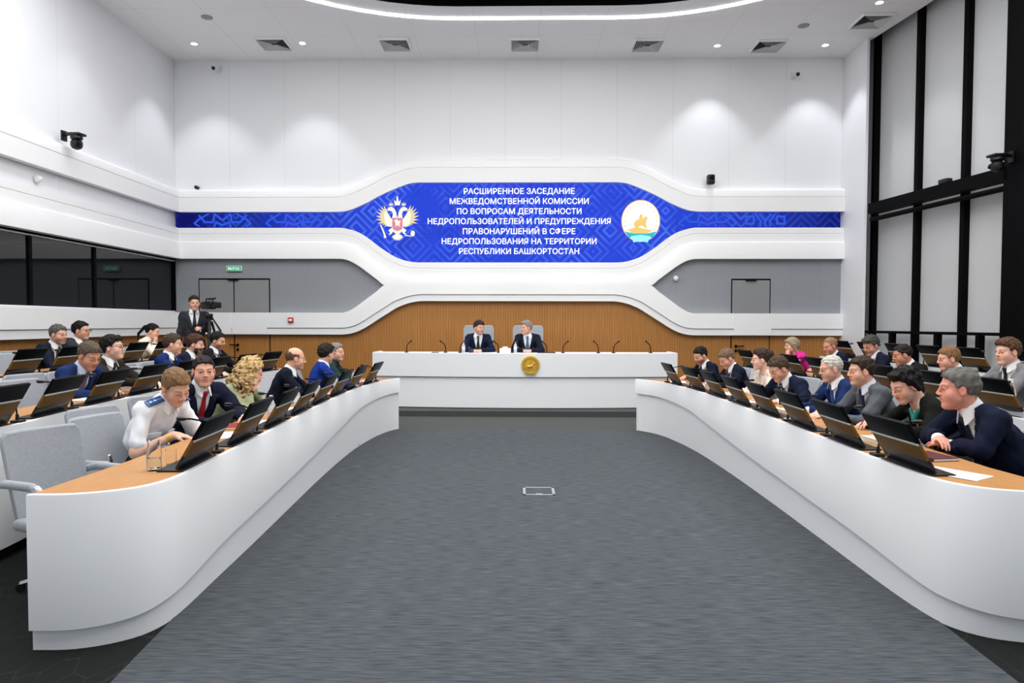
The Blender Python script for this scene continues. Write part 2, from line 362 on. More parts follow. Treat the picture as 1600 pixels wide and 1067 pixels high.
ROW3_R = [(5.32, 4.0), (5.35, 7.0), (5.38, 9.0), (5.36, 11.0), (5.28, 12.0)]
def tier(n, pts, sx, z):
    P = resample(pts, 24); P = [Vector((p.x+sx*.05, p.y)) for p in P]
    P = [Vector((P[0].x, YF))]+P+[Vector((P[-1].x, YB-.03))]
    far, fn = (XL+.03, XL+.03) if sx < 0 else (7.0, 9.1)
    poly = [(p.x, p.y) for p in P]+[(far, YB-.03), (far, 13.7), (fn, YF)]
    m = MB(); m.prism(poly, 0 if z < .2 else .1, z); struct(m.build('floor_tier_%d' % n, M_floor))
tier(1, ROW2_L, -1, .14); tier(2, ROW3_L, -1, .28); tier(3, ROW2_R, 1, .14); tier(4, ROW3_R, 1, .28)
m = MB(); m.box(-2.9, 3.2, 11.62, 12.3, 0, .10); m.box(-2.9, 3.2, 12.3, YB-.03, 0, .30); struct(m.build('floor_stage', M_step))
m = MB(); m.box(-2.2, 2.4, 9.3, 11.62, 0, .002); struct(m.build('floor_apron', M_step))
# ceiling with a rounded opening, black void and white baffles
def rrect(cx, fx, y0, y1, r, n=16):
    pts = []
    for (sx, sy, a0) in ((1, 1, 0), (-1, 1, 90), (-1, -1, 180), (1, -1, 270)):
        for i in range(n+1):
            a = math.radians(a0+90*i/n); pts.append((cx+sx*fx+r*math.cos(a), (y1-r if sy > 0 else y0+r)+r*math.sin(a)))
    return pts
import bmesh
HOLE = rrect(.35, 1.4, 1.2, 12.10, 4.02)
bm = bmesh.new(); es = []
for loop in ([(XL-.1, YF), (8.95, YF), (6.88, 13.7), (6.88, YB), (XL-.1, YB)], HOLE):
    vv = [bm.verts.new((x, y, ZC)) for x, y in loop]; es += [bm.edges.new((vv[i], vv[(i+1) % len(vv)])) for i in range(len(vv))]
bmesh.ops.triangle_fill(bm, use_beauty=True, edges=es)
for f in bm.faces:
    if f.normal.z > 0: f.normal_flip()
me = bpy.data.meshes.new('ceiling'); bm.to_mesh(me); bm.free(); me.materials.append(M_ceil)
o = bpy.data.objects.new('ceiling', me); COL.objects.link(o); struct(o)
m = MB(); m.box(XL-.3, 9.8, YF, YB+.2, ZC+.75, ZC+.8); m.loft([[(x, y, z) for x, y in HOLE] for z in (ZC, ZC+.75)], True, False); m.add([(8.96, YF, ZC), (6.89, 13.7, ZC), (6.89, 13.7, ZC+.75), (8.96, YF, ZC+.75)], [(0, 1, 2, 3)])
struct(m.build('ceiling_void', M_black))
bf = empty('ceiling_baffles', (.35, 6.6, ZC+.1)); tag(bf, 'white slats hanging in the black opening of the ceiling', 'ceiling slats')
for k in range(-21, 22):
    x = k*.22; ex = max(0, abs(x)-1.4); yy = 12.10-4.02+math.sqrt(4.02**2-ex**2)-.25 if ex < 3.9 else 8.
    m = MB(); m.box(x-.03, x+.03, -4.2, yy-6.6, .05, .13); m.build('slat', M_white, bf)
a = rrect(.35, 1.4, .72, 12.60, 4.52); b2 = rrect(.35, 1.4, .80, 12.52, 4.44)
m = MB(); n = len(a); m.add([(x, y, ZC-.014) for x, y in a]+[(x, y, ZC-.014) for x, y in b2], [(i, (i+1) % n, n+(i+1) % n, n+i) for i in range(n)])
m.loft([[(x, y, z) for x, y in a] for z in (ZC, ZC-.014)], True, False); m.loft([[(x, y, z) for x, y in b2] for z in (ZC, ZC-.014)], True, False)
o = m.build('ceiling_light_strip', M_ledstrip); tag(o, 'glowing white light strip curving around the ceiling opening', 'ceiling light')
# fitted light carpet of the well
P = [(p.x-.04, p.y) for p in resample(FRONT_L, 60) if p.y > 3.75]; Q = [(p.x+.04, p.y) for p in resample(FRONT_R, 60) if p.y > 3.75]
P = [q for q in P if q[1] < 9.7]; Q = [q for q in Q if q[1] < 9.7]
arc = [(-1.93+(3.97)*i/14, 9.72+.52*math.sin(PI*i/14)**.7) for i in range(1, 14)]
poly = [(-1.66, YF), (-1.80, 2.95), (-1.865, 3.72)]+P+arc+list(reversed(Q))+[(2.275, 3.72), (2.24, 3.0), (2.08, YF)]
m = MB(); m.prism(poly, 0.0, .004); o = m.build('carpet', M_carpet); tag(o, 'mid grey streaked carpet between the two white front desks', 'carpet', kind='structure')
# doors in the back wall
def door(n, xs_, hinge):
    d = empty('door_%d' % n, (xs_[0], YB, 0)); d['kind'] = 'structure'; W = xs_[-1]-xs_[0]
    m = MB(); zz = (.28, 1.36, 1.815, 2.53)
    for x in xs_: m.box(x-xs_[0]-.010, x-xs_[0]+.010, -.034, 0, .28, 2.54)
    m.box(0, W, -.034, 0, 2.515, 2.545)
    m.build('door_frame', M_black, d)
    for a_, b_ in zip(xs_, xs_[1:]):
        x0, x1 = a_-xs_[0]+.012, b_-xs_[0]-.012
        m = MB(); m.box(x0, x1, -.040, 0, 1.8, 2.512); lf = m.build('door_leaf', mat('grey_door', '8b8d8f', .6), d)
        m = MB(); m.box(x0, x1, -.172, -.05, 1.357, 1.815); m.build('white_panel', M_white, d)
        m = MB(); m.box(x0, x1, -.040, 0, .30, 1.35); m.build('wood_panel', M_wood, d)
    m = MB(); hx = hinge[0]-xs_[0]; s = hinge[1]
    m.lathe([(.028, 0), (.028, .02)], 12, M=Matrix.Translation((hx, -.06, 1.13)) @ Matrix.Rotation(PI/2, 4, 'X')); m.tube([(hx, -.06, 1.13), (hx, -.10, 1.13), (hx+s*.16, -.10, 1.13)], .012)
    m.lathe([(.028, 0), (.028, .02)], 12, M=Matrix.Translation((hx, -.06, 1.03)) @ Matrix.Rotation(PI/2, 4, 'X')); m.build('door_handle', M_black, d)
    m = MB(); m.box(W/2-.12, W/2+.10, -.09, -.04, 2.50, 2.53); m.build('door_closer', M_black, d)
door(1, (-6.78, -6.03, -5.27), (-5.95, -1)); door(2, (4.51, 5.31), (4.60, 1))
# ================================================================== LED screen
sc_ = empty('led_screen', (0, YB-.05, 3.75)); tag(sc_, 'long blue display across the back wall with white title and two emblems', 'screen')
YS = YB-.055
m = MB(); xs2 = [XL+.03]+[-4.2+i*.1 for i in range(85)]+[6.74]
m.loft([[(x, -.005+d, curve(SB if k == 0 else ST, abs(x))+(-.03 if k == 0 else .03)-3.75) for k in (0, 1) for d in (0,)] for x in xs2], False, False)
o = m.build('display_face', M_led, sc_)
T_white = glow('title_white', 'ffffff', 1.15)
fc = bpy.data.curves.new('title', 'FONT')
LINES = [('РАСШИРЕННОЕ ЗАСЕДАНИЕ', 2.33), ('МЕЖВЕДОМСТВЕННОЙ КОМИССИИ', 2.92), ('ПО ВОПРОСАМ ДЕЯТЕЛЬНОСТИ', 2.62), ('НЕДРОПОЛЬЗОВАТЕЛЕЙ И ПРЕДУПРЕЖДЕНИЯ', 3.85), ('ПРАВОНАРУШЕНИЙ В СФЕРЕ', 2.37), ('НЕДРОПОЛЬЗОВАНИЯ НА ТЕРРИТОРИИ', 3.26), ('РЕСПУБЛИКИ БАШКОРТОСТАН', 2.53)]
def text_mesh(body, width, height, name, matl, parent, loc, off=.012, rot=PI/2):
    c = bpy.data.curves.new(name, 'FONT'); c.body = body; c.offset = off; c.fill_mode = 'FRONT'; c.resolution_u = 3
    t = bpy.data.objects.new(name, c); COL.objects.link(t)
    me = bpy.data.meshes.new_from_object(t.evaluated_get(bpy.context.evaluated_depsgraph_get())); bpy.data.objects.remove(t); bpy.data.curves.remove(c)
    co = np.empty(len(me.vertices)*3); me.vertices.foreach_get('co', co); co = co.reshape(-1, 3); lo, hi = co.min(0), co.max(0)
    capz = .73
    co[:, 0] = (co[:, 0]-(lo[0]+hi[0])/2)*width/(hi[0]-lo[0]); co[:, 1] = co[:, 1]*height/capz-height/2; co[:, 2] = 0
    me.vertices.foreach_set('co', co.ravel()); me.materials.clear(); me.materials.append(matl); me.update()
    o = bpy.data.objects.new(name, me); COL.objects.link(o); o.parent = parent; o.location = loc; o.rotation_euler = (rot, 0, 0); return o
for i, (tx, wd_) in enumerate(LINES):
    text_mesh(tx, wd_, .119, 'title_line', T_white, sc_, (.035, -.012, 4.375-.2095*i-3.75), .016)
def band(pts, wd=.020):
    for (x0, z0), (x1, z1) in zip(pts, pts[1:]):
        d_ = Vector((x1-x0, z1-z0)).normalized()*wd; n_ = Vector((-d_.y, d_.x)); q = [Vector((x0, z0))-d_*.5+n_, Vector((x0, z0))-d_*.5-n_, Vector((x1, z1))+d_*.5-n_, Vector((x1, z1))+d_*.5+n_]
        m.add([(a.x, -.009, min(.172, max(-.125, a.y))) for a in q], [(0, 1, 2, 3)])
for cx, kind in ((-6.25, 0), (-4.72, 0), (3.98, 0), (5.18, 1)):
    m = MB()
    for s in (1, -1):
        if kind == 0:
            band([(cx, .02), (cx+s*.17, .15)]); band([(cx+s*.17, .15), (cx+s*.20, -.02), (cx+s*.38, -.02), (cx+s*.50, .12)]); band([(cx+s*.30, .16), (cx+s*.52, .03), (cx+s*.60, -.05), (cx+s*.50, -.11)]); band([(cx, -.08), (cx+s*.14, -.02), (cx+s*.18, -.12)])
        else:
            band([(cx, -.11), (cx, .0), (cx+s*.12, .14)]); band([(cx+s*.2, .14), (cx+s*.10, .0), (cx+s*.10, -.11)]); band([(cx+s*.24, -.06), (cx+s*.24, .09), (cx+s*.40, .09), (cx+s*.40, -.06), (cx+s*.24, -.06)])
    m.build('ornament', glow('ornament_blue', '2f56dc', 1.), sc_)
# eagle crest (all flat picture content of the display)
E_gold, E_lite, E_red, E_dark = glow('crest_gold', 'e2d3a6', 1.), glow('crest_pale', 'f6efdf', 1.), glow('crest_red', 'd8879c', 1.), glow('crest_shadow', '5a4fb0', 1.)
cr = empty('eagle_crest', (-2.53, -.012, .02)); cr.parent = sc_
SX, SY = .43, .47
def poly2(mb, pts, d=0., mi=0): mb.add([(x*SX, d, y*SY) for x, y in pts], [tuple(range(len(pts)))], mi)
wing = MB()
for s in (1, -1):
    for k in range(11):
        a = math.radians(68-13.5*k); L = .62+.10*math.sin(k*.5)-(.02*k if k > 6 else 0)
        bx, by = .44-.012*k, .10-.018*k; dx, dy = math.cos(a), math.sin(a); wv = .062
        if k > 8: L *= .75
        P = [(bx, by), (bx+dx*L*.55-dy*wv, by+dy*L*.55+dx*wv), (bx+dx*L, by+dy*L), (bx+dx*L*.55+dy*wv, by+dy*L*.55-dx*wv)]
        poly2(wing, [(s*x, y) for x, y in P], -.001*(k % 2)); 
    poly2(wing, [(s*x, y) for x, y in [(.2, -.05), (.34, .12), (.50, .36), (.62, .40), (.66, .2), (.62, -.08), (.5, -.28), (.3, -.3)]], -.002, 1)
    # neck, head, beak, crown
    poly2(wing, [(s*x, y) for x, y in [(.02, .1), (.06, .36), (.16, .52), (.30, .60), (.42, .56), (.54, .46), (.44, .47), (.50, .40), (.36, .42), (.26, .38), (.22, .26), (.26, .1)]], -.003, 1)
    poly2(wing, [(s*x, y) for x, y in [(.22, .64), (.20, .78), (.27, .72), (.31, .82), (.35, .72), (.43, .77), (.40, .63)]], -.003, 0)
    poly2(wing, [(s*x, y) for x, y in [(.10, -.42), (.30, -.36), (.46, -.46), (.36, -.54), (.44, -.66), (.30, -.62), (.22, -.52)]], -.003, 1)
for k in range(-3, 4):
    a = math.radians(-90+17*k); dx, dy = math.cos(a), math.sin(a); L = .36
    poly2(wing, [(.0, -.58), (dx*L*.7-dy*.055, -.58+dy*L*.7+dx*.055), (dx*L, -.58+dy*L), (dx*L*.7+dy*.055, -.58+dy*L*.7-dx*.055)], -.001*(k % 2), 1)
poly2(wing, [(-.26, .14), (.26, .14), (.28, -.4), (.12, -.6), (-.12, -.6), (-.28, -.4)], -.0025, 1)
poly2(wing, [(-.12, .66), (-.17, .90), (-.06, .82), (-.04, .96), (-.03, 1.06), (.03, 1.06), (.04, .96), (.06, .82), (.17, .90), (.12, .66)], -.003, 1)
poly2(wing, [(.64, -.6), (.69, -.48), (.75, -.46), (.83, -.50), (.86, -.60), (.82, -.70), (.74, -.73), (.66, -.69)], -.003, 1)
poly2(wing, [(.36, -.66), (.66, -.70), (.66, -.74), (.36, -.70)], -.003, 1)
poly2(wing, [(-.86, -.20), (-.80, -.20), (-.60, -.62), (-.54, -.80), (-.66, -.80), (-.68, -.64)], -.003, 1)
wing.build('eagle', [E_gold, E_lite], cr)
m = MB(); poly2(m, [(-.25, .10), (.25, .10), (.26, -.22), (.22, -.42), (.0, -.5), (-.22, -.42), (-.26, -.22)], -.006); m.build('shield', E_red, cr)
m = MB(); poly2(m, [(-.16, -.02), (-.04, .04), (.06, -.04), (.16, -.02), (.1, -.2), (.12, -.32), (.02, -.22), (-.1, -.30), (-.08, -.16)], -.008); m.build('rider', E_lite, cr)
rd = empty('round_emblem', (2.585, -.012, .0)); rd.parent = sc_
def disc(r0, r1, d, n=48, sx=1., sy=1.08, cz=0.):
    m = MB(); V = []
    for k in range(n):
        a = 2*PI*k/n; V += [(r0*math.cos(a)*sx, d, cz+r0*math.sin(a)*sy), (r1*math.cos(a)*sx, d, cz+r1*math.sin(a)*sy)]
    return m.add(V, [(2*k, 2*k+1, (2*k+3) % (2*n), (2*k+2) % (2*n)) for k in range(n)])
disc(.0, .405, 0).build('rim', glow('emblem_rim', 'f3cfa6', 1.), rd)
disc(.0, .385, -.002).build('field', glow('emblem_field', 'fffdf2', 1.), rd)
m = MB()
for k in range(22):
    a = 2*PI*k/22; c_, s_ = math.cos(a)*.335, math.sin(a)*.335*1.08
    if s_ < -.25: continue
    m.add([(c_-.022, -.004, s_), (c_, -.004, s_-.028), (c_+.022, -.004, s_), (c_, -.004, s_+.028)], [(0, 1, 2, 3)])
m.build('ornament', glow('emblem_ornament', 'efdca6', 1.), rd)
m = MB()
m.add([(x*.36, -.004, z*.36-.02) for x, z in [(-.42, -.1), (-.2, .14), (.05, .1), (.25, .32), (.42, .26), (.34, .1), (.30, -.14), (.38, -.42), (.2, -.3), (.05, -.2), (-.12, -.28), (-.3, -.5), (-.36, -.28)]], [tuple(range(13))])
m.add([(x*.36, -.004, z*.36-.02) for x, z in [(-.1, .12), (-.06, .42), (.08, .44), (.12, .12)]], [(0, 1, 2, 3)])
m.add([(x*.36, -.004, z*.36-.02) for x, z in [(-.75, -.45), (-.2, -.3), (.3, -.42), (.7, -.5), (.4, -.66), (-.5, -.66)]], [tuple(range(6))])
m.build('rider', glow('emblem_rider', 'ecc878', 1.), rd)
m = MB()
m.add([(x, -.006, z) for x, z in [(-.33, -.22), (-.15, -.26), (.15, -.26), (.33, -.22), (.25, -.36), (.17, -.33), (-.17, -.33), (-.25, -.36)]], [(0, 1, 6, 7), (1, 2, 5, 6), (2, 3, 4, 5)])
m.add([(x, -.008, z) for x, z in [(-.20, -.32), (0, -.29), (.20, -.32), (.15, -.45), (0, -.42), (-.15, -.45)]], [(0, 1, 4, 5), (1, 2, 3, 4)], 1)
m.build('ribbon', [glow('ribbon_teal', '3fb6c4', 1.), glow('ribbon_cyan', '9df3f8', 1.)], rd)
# ================================================================== wall and ceiling fittings
sg = empty('exit_sign', (-6.01, YB-.06, 2.75)); tag(sg, 'small green lit exit sign above the grey double door', 'exit sign')
m = MB(); m.rbox(-.165, .165, -.02, .035, -.06, .06, .01); m.build('case', mat('sign_case', 'cfe6da', .4), sg)
m = MB(); m.box(-.145, .145, -.024, -.02, -.045, .045); m.build('lit_face', glow('sign_green', '35a07c', .9), sg)
text_mesh('ВЫХОД', .24, .05, 'lettering', glow('sign_letters', 'e9fff4', 1.), sg, (0, -.027, 0), .02)
fa = empty('fire_alarm', (-4.77, YB-.165, 1.66)); tag(fa, 'small red fire alarm call point on the white band', 'fire alarm')
m = MB(); m.rbox(-.055, .055, -.05, .0, -.055, .055, .008); m.build('case', mat('alarm_red', 'c23340', .4), fa)
m = MB(); m.box(-.035, .035, -.054, -.05, -.022, .022); m.build('label_plate', M_paper, fa)
def vent(x, y, label):
    v = empty('ceiling_vent', (x, y, ZC)); tag(v, label, 'ceiling vent', 'square diffusers in the ceiling')
    m = MB(); S = .30
    for q in range(4):
        R = Matrix.Rotation(PI/2*q, 4, 'Z'); m.add([R @ Vector(p) for p in [(-S, -S, -.002), (S, -S, -.002), (S-.012, -S+.012, -.042), (-S+.012, -S+.012, -.042), (S-.03, -S+.03, -.042), (-S+.03, -S+.03, -.042)]], [(0, 1, 2, 3), (3, 2, 4, 5)])
    m.build('frame', M_ceil, v)
    m = MB(); m.box(-S+.02, S-.02, -S+.02, S-.02, -.007, -.004); m.build('backing', mat('vent_dark', '2c2d2f', .7), v)
    m = MB()
    for q in range(4):
        R = Matrix.Rotation(PI/2*q, 4, 'Z')
        for k in range(1, 7):
            a = S-.026-k*.036
            if a <= .02: continue
            m.add([R @ Vector(p) for p in [(-a-.03, -a-.03, -.040), (a+.03, -a-.03, -.040), (a, -a, -.008), (-a, -a, -.008)]], [(0, 1, 2, 3)])
    m.build('louvre', mat('vent_louvre', 'd6d6d6', .5), v)
for i, (x, y) in enumerate([(-4.83, 13.62), (-2.43, 13.68), (.14, 13.72), (2.57, 13.78), (4.98, 13.85)]):
    vent(x, y, f'square ceiling vent above the back wall, {ORD[i]} from the left wall')
vent(6.45, 12.75, 'square ceiling vent beside the black framed windows')
DL = ['nearest the left corner', 'between the first two vents at left', 'left of the last vent in the row', 'at the right end of the vent row', 'at the top beside the right hand windows', 'over the left wall, beyond the view']
for (x, y), d in list(zip(DOWNLIGHTS, DL))[:5]:
    o = empty('downlight', (x, y, ZC)); tag(o, 'round recessed glowing downlight ' + d, 'ceiling light', 'recessed downlights')
    m = MB(); m.lathe([(.085, 0), (.085, -.008), (.06, -.006), (.06, 0)], 24, caps=False); m.build('trim_ring', M_white, o)
    m = MB(); m.lathe([(.062, -.002), (.062, -.004)], 24); m.build('lens', M_lamp, o)
for (x, y, l) in [(-5.63, 12.45, 'flat grey round speaker in the ceiling near the left wall'), (5.3, 12.95, 'flat grey round speaker in the ceiling near the window wall')]:
    m = MB(); m.lathe([(.10, 0), (.10, -.012), (.085, -.018), (.0, -.018)], 24, (x, y, ZC)); o = m.build('ceiling_speaker', mat('speaker_grille', '9c9d9f', .7)); tag(o, l, 'speaker')
def dome_cam(loc, label, right):
    o = empty('security_camera', loc); tag(o, label, 'security camera')
    m = MB(); m.rbox(-.05, .05, -.10, 0, -.02, .10, .02); m.build('bracket', mat('cam_white', 'e3e4e6', .4), o)
    m = MB(); m.tube([(0, -.10, .03), (.0, -.26, -.01)], .055, 14); m.build('housing', mat('cam_white'), o)
    m = MB(); m.lathe([(.0, 0), (.038, .002), (.046, .02)], 14, M=Matrix.Translation((0, -.268, -.012)) @ Matrix.Rotation(-PI/2, 4, 'X')); m.build('lens', M_bplastic, o)
dome_cam((-6.32, YB, 6.90), 'white wall camera high by the left corner', 0); dome_cam((5.73, YB, 6.72), 'white wall camera high by the right corner', 1)
m = MB(); m.lathe([(.0, -.10), (.035, -.09), (.04, 0)], 12, M=Matrix.Translation((-6.79, YB-.02, 4.46)) @ Matrix.Rotation(-PI/2, 4, 'X')); o = m.build('sensor_camera', M_bplastic); tag(o, 'tiny round black camera above the left end of the blue screen', 'camera')
wc = empty('wall_camera', (4.0, YB-.1, 4.58)); tag(wc, 'black box camera on the white band right of the blue screen', 'camera')
m = MB(); m.rbox(-.075, .075, -.16, .0, -.10, .10, .03); m.build('body', M_bplastic, wc)
m = MB(); m.lathe([(.05, 0), (.045, .02), (.0, .024)], 14, M=Matrix.Translation((0, -.16, .03)) @ Matrix.Rotation(PI/2, 4, 'X')); m.build('lens', M_screenback, wc)
def ptz(loc, rz, label):
    o = empty('tracking_camera', loc, rz); tag(o, label, 'camera')
    m = MB(); m.box(-.03, .0, -.05, .05, -.06, .10); m.tube([(0, 0, .04), (.10, 0, .05), (.20, 0, .04)], .028, 10); m.rbox(.10, .32, -.09, .09, .01, .05, .015); m.build('bracket', M_bplastic, o)
    m = MB(); m.lathe([(.085, .01), (.09, -.03), (.075, -.05)], 20, (.21, 0, 0)); m.build('base', M_bplastic, o)
    m = MB(); m.lathe([(.055, -.05), (.085, -.08), (.088, -.14), (.07, -.18), (.03, -.20), (.0, -.202)], 20, (.21, 0, 0)); hd = m.build('camera_head', M_bplastic, o)
    m = MB(); m.lathe([(.04, 0), (.04, .02), (.03, .024), (0, .02)], 16, M=Matrix.Translation((.27, -.04, -.12)) @ Matrix.Rotation(math.radians(75), 4, 'Y')); m.build('lens', M_screenback, hd)
ptz((XL+.135, 10.75, 4.52), -.15, 'black tracking camera on a bracket on the white side wall'); ptz((7.22, 10.22, 4.03), PI+PA, 'black tracking camera on a bracket on the black column')
for loc, R, l in [((XL+.02, 10.25, 3.76), Matrix.Rotation(PI/2, 4, 'Y'), 'white round detector on the side wall above the dark window'), ((3.33, YB-.03, 2.55), Matrix.Rotation(PI/2, 4, 'X'), 'white round detector at the tip of the grey panel')]:
    m = MB(); m.lathe([(.055, 0), (.06, .03), (.045, .07), (.0, .085)], 18, M=Matrix.Translation(loc) @ R); o = m.build('motion_detector', mat('cam_white')); tag(o, l, 'detector')
m = MB(); m.rbox(6.80, 6.92, 11.5, 11.7, 3.94, 4.02, .02); o = splay(m.build('beam_sensor', M_bplastic)); tag(o, 'small black box sitting on the long black window beam', 'sensor')
fs = empty('floor_socket', (.21, 6.45, .004)); tag(fs, 'square silver framed socket lid set in the grey carpet', 'floor socket')
m = MB()
for q in range(4):
    R = Matrix.Rotation(PI/2*q, 4, 'Z'); m.box(-.15, .15, -.15, -.125, 0, .004, 0, R)
m.box(-.03, .03, -.13, -.10, 0, .005); m.build('frame', mat('socket_frame', '9b9da0', .5), fs)
m = MB(); m.box(-.125, .125, -.125, .125, 0, .002); m.build('lid', M_carpet, fs)
# ================================================================== desks
def along(pts, Y):      # point and unit tangent of a desk front line at depth Y
    P = resample(pts, 80)
    i = min(range(1, len(P)-1), key=lambda k: abs(P[k].y-Y) + (0 if P[k].y > 3.66 or pts[0][1] < 3.2 else 9))
    p, q = P[i], P[i+1] if P[i+1].y > P[i].y else P[i-1]
    u = (Y-p.y)/(q.y-p.y) if abs(q.y-p.y) > 1e-6 else 0
    t = (P[i+1]-P[i-1]).normalized(); return p+(q-p)*u, t
ZB = [(3.2, .107), (3.6, .155), (4.35, .222), (5.5, .265), (6.7, .315), (7.6, .38), (8.2, .435), (8.8, .50), (9.4, .535), (10.2, .555)]
def front_desk(pts, s, label):     # s = +1: sitters on the -X side
    d = empty('front_desk', (pts[5][0], pts[5][1], 0)); tag(d, label, 'desk'); O = Vector(d.location)
    P = resample(pts, 110); inn = offset(P, .03*s); pl = offset(P, .028*s); pl2 = offset(P, .06*s)
    L = lambda p, z: (p.x-O.x, p.y-O.y, z)
    zb = [curve(ZB, p.y) for p in P]
    m = MB(); m.loft([[L(p, z), L(p, .764), L(p+(q-p)*.15, .770), L(q, .770), L(q, z)] for p, q, z in zip(P, inn, zb)], True, True, 0, True); m.build('front_panel', M_desk, d)
    m = MB(); m.loft([[L(p, 0), L(p, z+.06), L(q, z+.06), L(q, 0)] for p, q, z in zip(pl, pl2, zb)], True, True, 0, True); m.build('plinth', M_desk, d)
    xi = -2.37 if s > 0 else 2.78; xo = -2.30 if s > 0 else 2.80
    top = [(p.x-O.x, p.y-O.y) for p in inn]+[(xi-O.x, P[-1].y-O.y), (xi-O.x, 5.-O.y), (xi-O.x+.03*s, 4.0-O.y)]
    m = MB(); m.prism(top, .735, .766); m.build('desktop', M_beech, d)
    m = MB(); xx = sorted((P[-1].x-.02*s-O.x, xi-O.x)); m.box(xx[0], xx[1], P[-1].y-.03-O.y, P[-1].y-O.y, 0, .766); m.build('end_panel', M_desk, d)
    return d
front_desk(FRONT_L, 1, 'long curved white front desk on the left of the grey carpet, wooden top')
front_desk(FRONT_R, -1, 'long curved white front desk on the right of the grey carpet, wooden top')
def bench(pts, s, z0, label):
    d = empty('bench_desk', (pts[1][0], pts[1][1], z0)); tag(d, label, 'desk'); O = Vector(d.location)
    P = resample(pts, 50); inn = offset(P, .03*s); back = offset(P, .53*s); L = lambda p, z: (p.x-O.x, p.y-O.y, z)
    m = MB(); m.loft([[L(p, -.05), L(p, .757), L(q, .760), L(q, -.05)] for p, q in zip(P, inn)], True, True, 0, True); m.build('front_panel', M_desk, d)
    m = MB(); m.prism([(p.x-O.x, p.y-O.y) for p in inn]+[(p.x-O.x, p.y-O.y) for p in reversed(back)], .727, .754); m.build('desktop', M_beech, d)
    e = P[-1]; f_ = back[-1]; xx = sorted((e.x-O.x, f_.x-O.x)); m = MB(); m.box(xx[0], xx[1], e.y-.03-O.y, e.y-O.y, 0, .727); m.build('end_panel', M_desk, d)
    return d
bench(ROW2_L, 1, .14, 'second row white desk behind the people of the left front desk')
bench(ROW3_L, 1, .28, 'rearmost white desk on the left, below the dark window')
bench(ROW2_R, -1, .14, 'second row white desk behind the people of the right front desk')
bench(ROW3_R, -1, .28, 'rearmost white desk on the right, below the grey blinds')
# rostrum
ro = empty('rostrum_desk', (.13, 12.0, .115)); tag(ro, 'long white rostrum desk below the wooden arch, with gold medallion', 'desk')
def arcpts(x0, x1, n=40, dy=0.): return [Vector((x, .22*(2*(x-x0)/(x1-x0)-1)**2-.10+dy)) for x in [x0+(x1-x0)*i/n for i in range(n+1)]]
U = arcpts(-2.71, 2.71)
m = MB(); m.loft([[(p.x, p.y, .545), (p.x, p.y, .957), (p.x, p.y+.01, .962), (p.x, p.y+.05, .962), (p.x, p.y+.05, .545)] for p in U], True, True); m.build('upper_panel', M_desk, ro)
Lw = arcpts(-2.69, 2.69, dy=.035)
m = MB(); m.loft([[(p.x, p.y, .0), (p.x, p.y, .532), (p.x, p.y+.03, .532), (p.x, p.y+.03, .0)] for p in Lw], True, True); m.build('lower_panel', M_desk, ro)
m = MB(); m.loft([[(p.x, p.y+.02, .525), (p.x, p.y+.02, .55), (p.x, p.y+.06, .55), (p.x, p.y+.06, .525)] for p in Lw], True, True); m.build('shadow_gap', M_bplastic, ro)
m = MB(); m.prism([(p.x, p.y+.04) for p in U]+[(2.71, .80), (-2.71, .80)], .925, .95); m.build('desktop', M_desk, ro)
m = MB()
for x in (-2.71, 2.67): m.box(x, x+.04, .12, .82, 0, .985 if 0 else .965)
m.build('side_panel', M_desk, ro)
gm = empty('gold_medallion', (.235, 11.895, .875)); tag(gm, 'round gold relief medallion on the white rostrum front', 'emblem')
Rm = Matrix.Rotation(PI/2, 4, 'X')
m = MB(); m.lathe([(.0, .028), (.10, .026), (.105, .018), (.128, .018), (.134, .030), (.155, .028), (.162, .012), (.160, 0)], 40, M=Rm); m.build('disc', M_gold, gm)
m = MB()
for k in range(24):
    a = 2*PI*k/24; m.rbox(-.008, .008, -.045, -.024, -.011, .011, .004, M=Matrix.Translation((.118*math.cos(a), 0, .118*math.sin(a))), seg=2)
m.build('ornament_ring', M_gold, gm)
m = MB()
for a, b_, r in [((-.05, -.03), (.035, -.015), .026), ((.03, -.01), (.062, .035), .016), ((.062, .035), (.085, .02), .010), ((-.05, -.035), (-.06, -.08), .009), ((-.02, -.04), (-.03, -.085), .009), ((.03, -.03), (.06, -.06), .009), ((.06, -.06), (.05, -.085), .007), ((-.01, .0), (.005, .06), .015), ((.005, .065), (.005, .075), .012), ((-.065, -.02), (-.09, -.05), .008)]:
    m.tube([(a[0], -.03, a[1]), (b_[0], -.03, b_[1])], r, 8)
m.build('rider', M_gold, gm)
m = MB(); m.loft([[(x, -.034-.01*math.cos(x*14), -.115-.02*math.cos(x*18)+dz) for dz in (-.022, .022)] for x in [-.105+.015*i for i in range(15)]], False, False)
for s in (-1, 1): m.add([(s*x, -.03, z) for x, z in [(.045, -.145), (.095, -.125), (.088, -.180), (.068, -.165), (.050, -.185)]], [(0, 1, 2, 3, 4)])
m.build('ribbon', M_gold, gm)
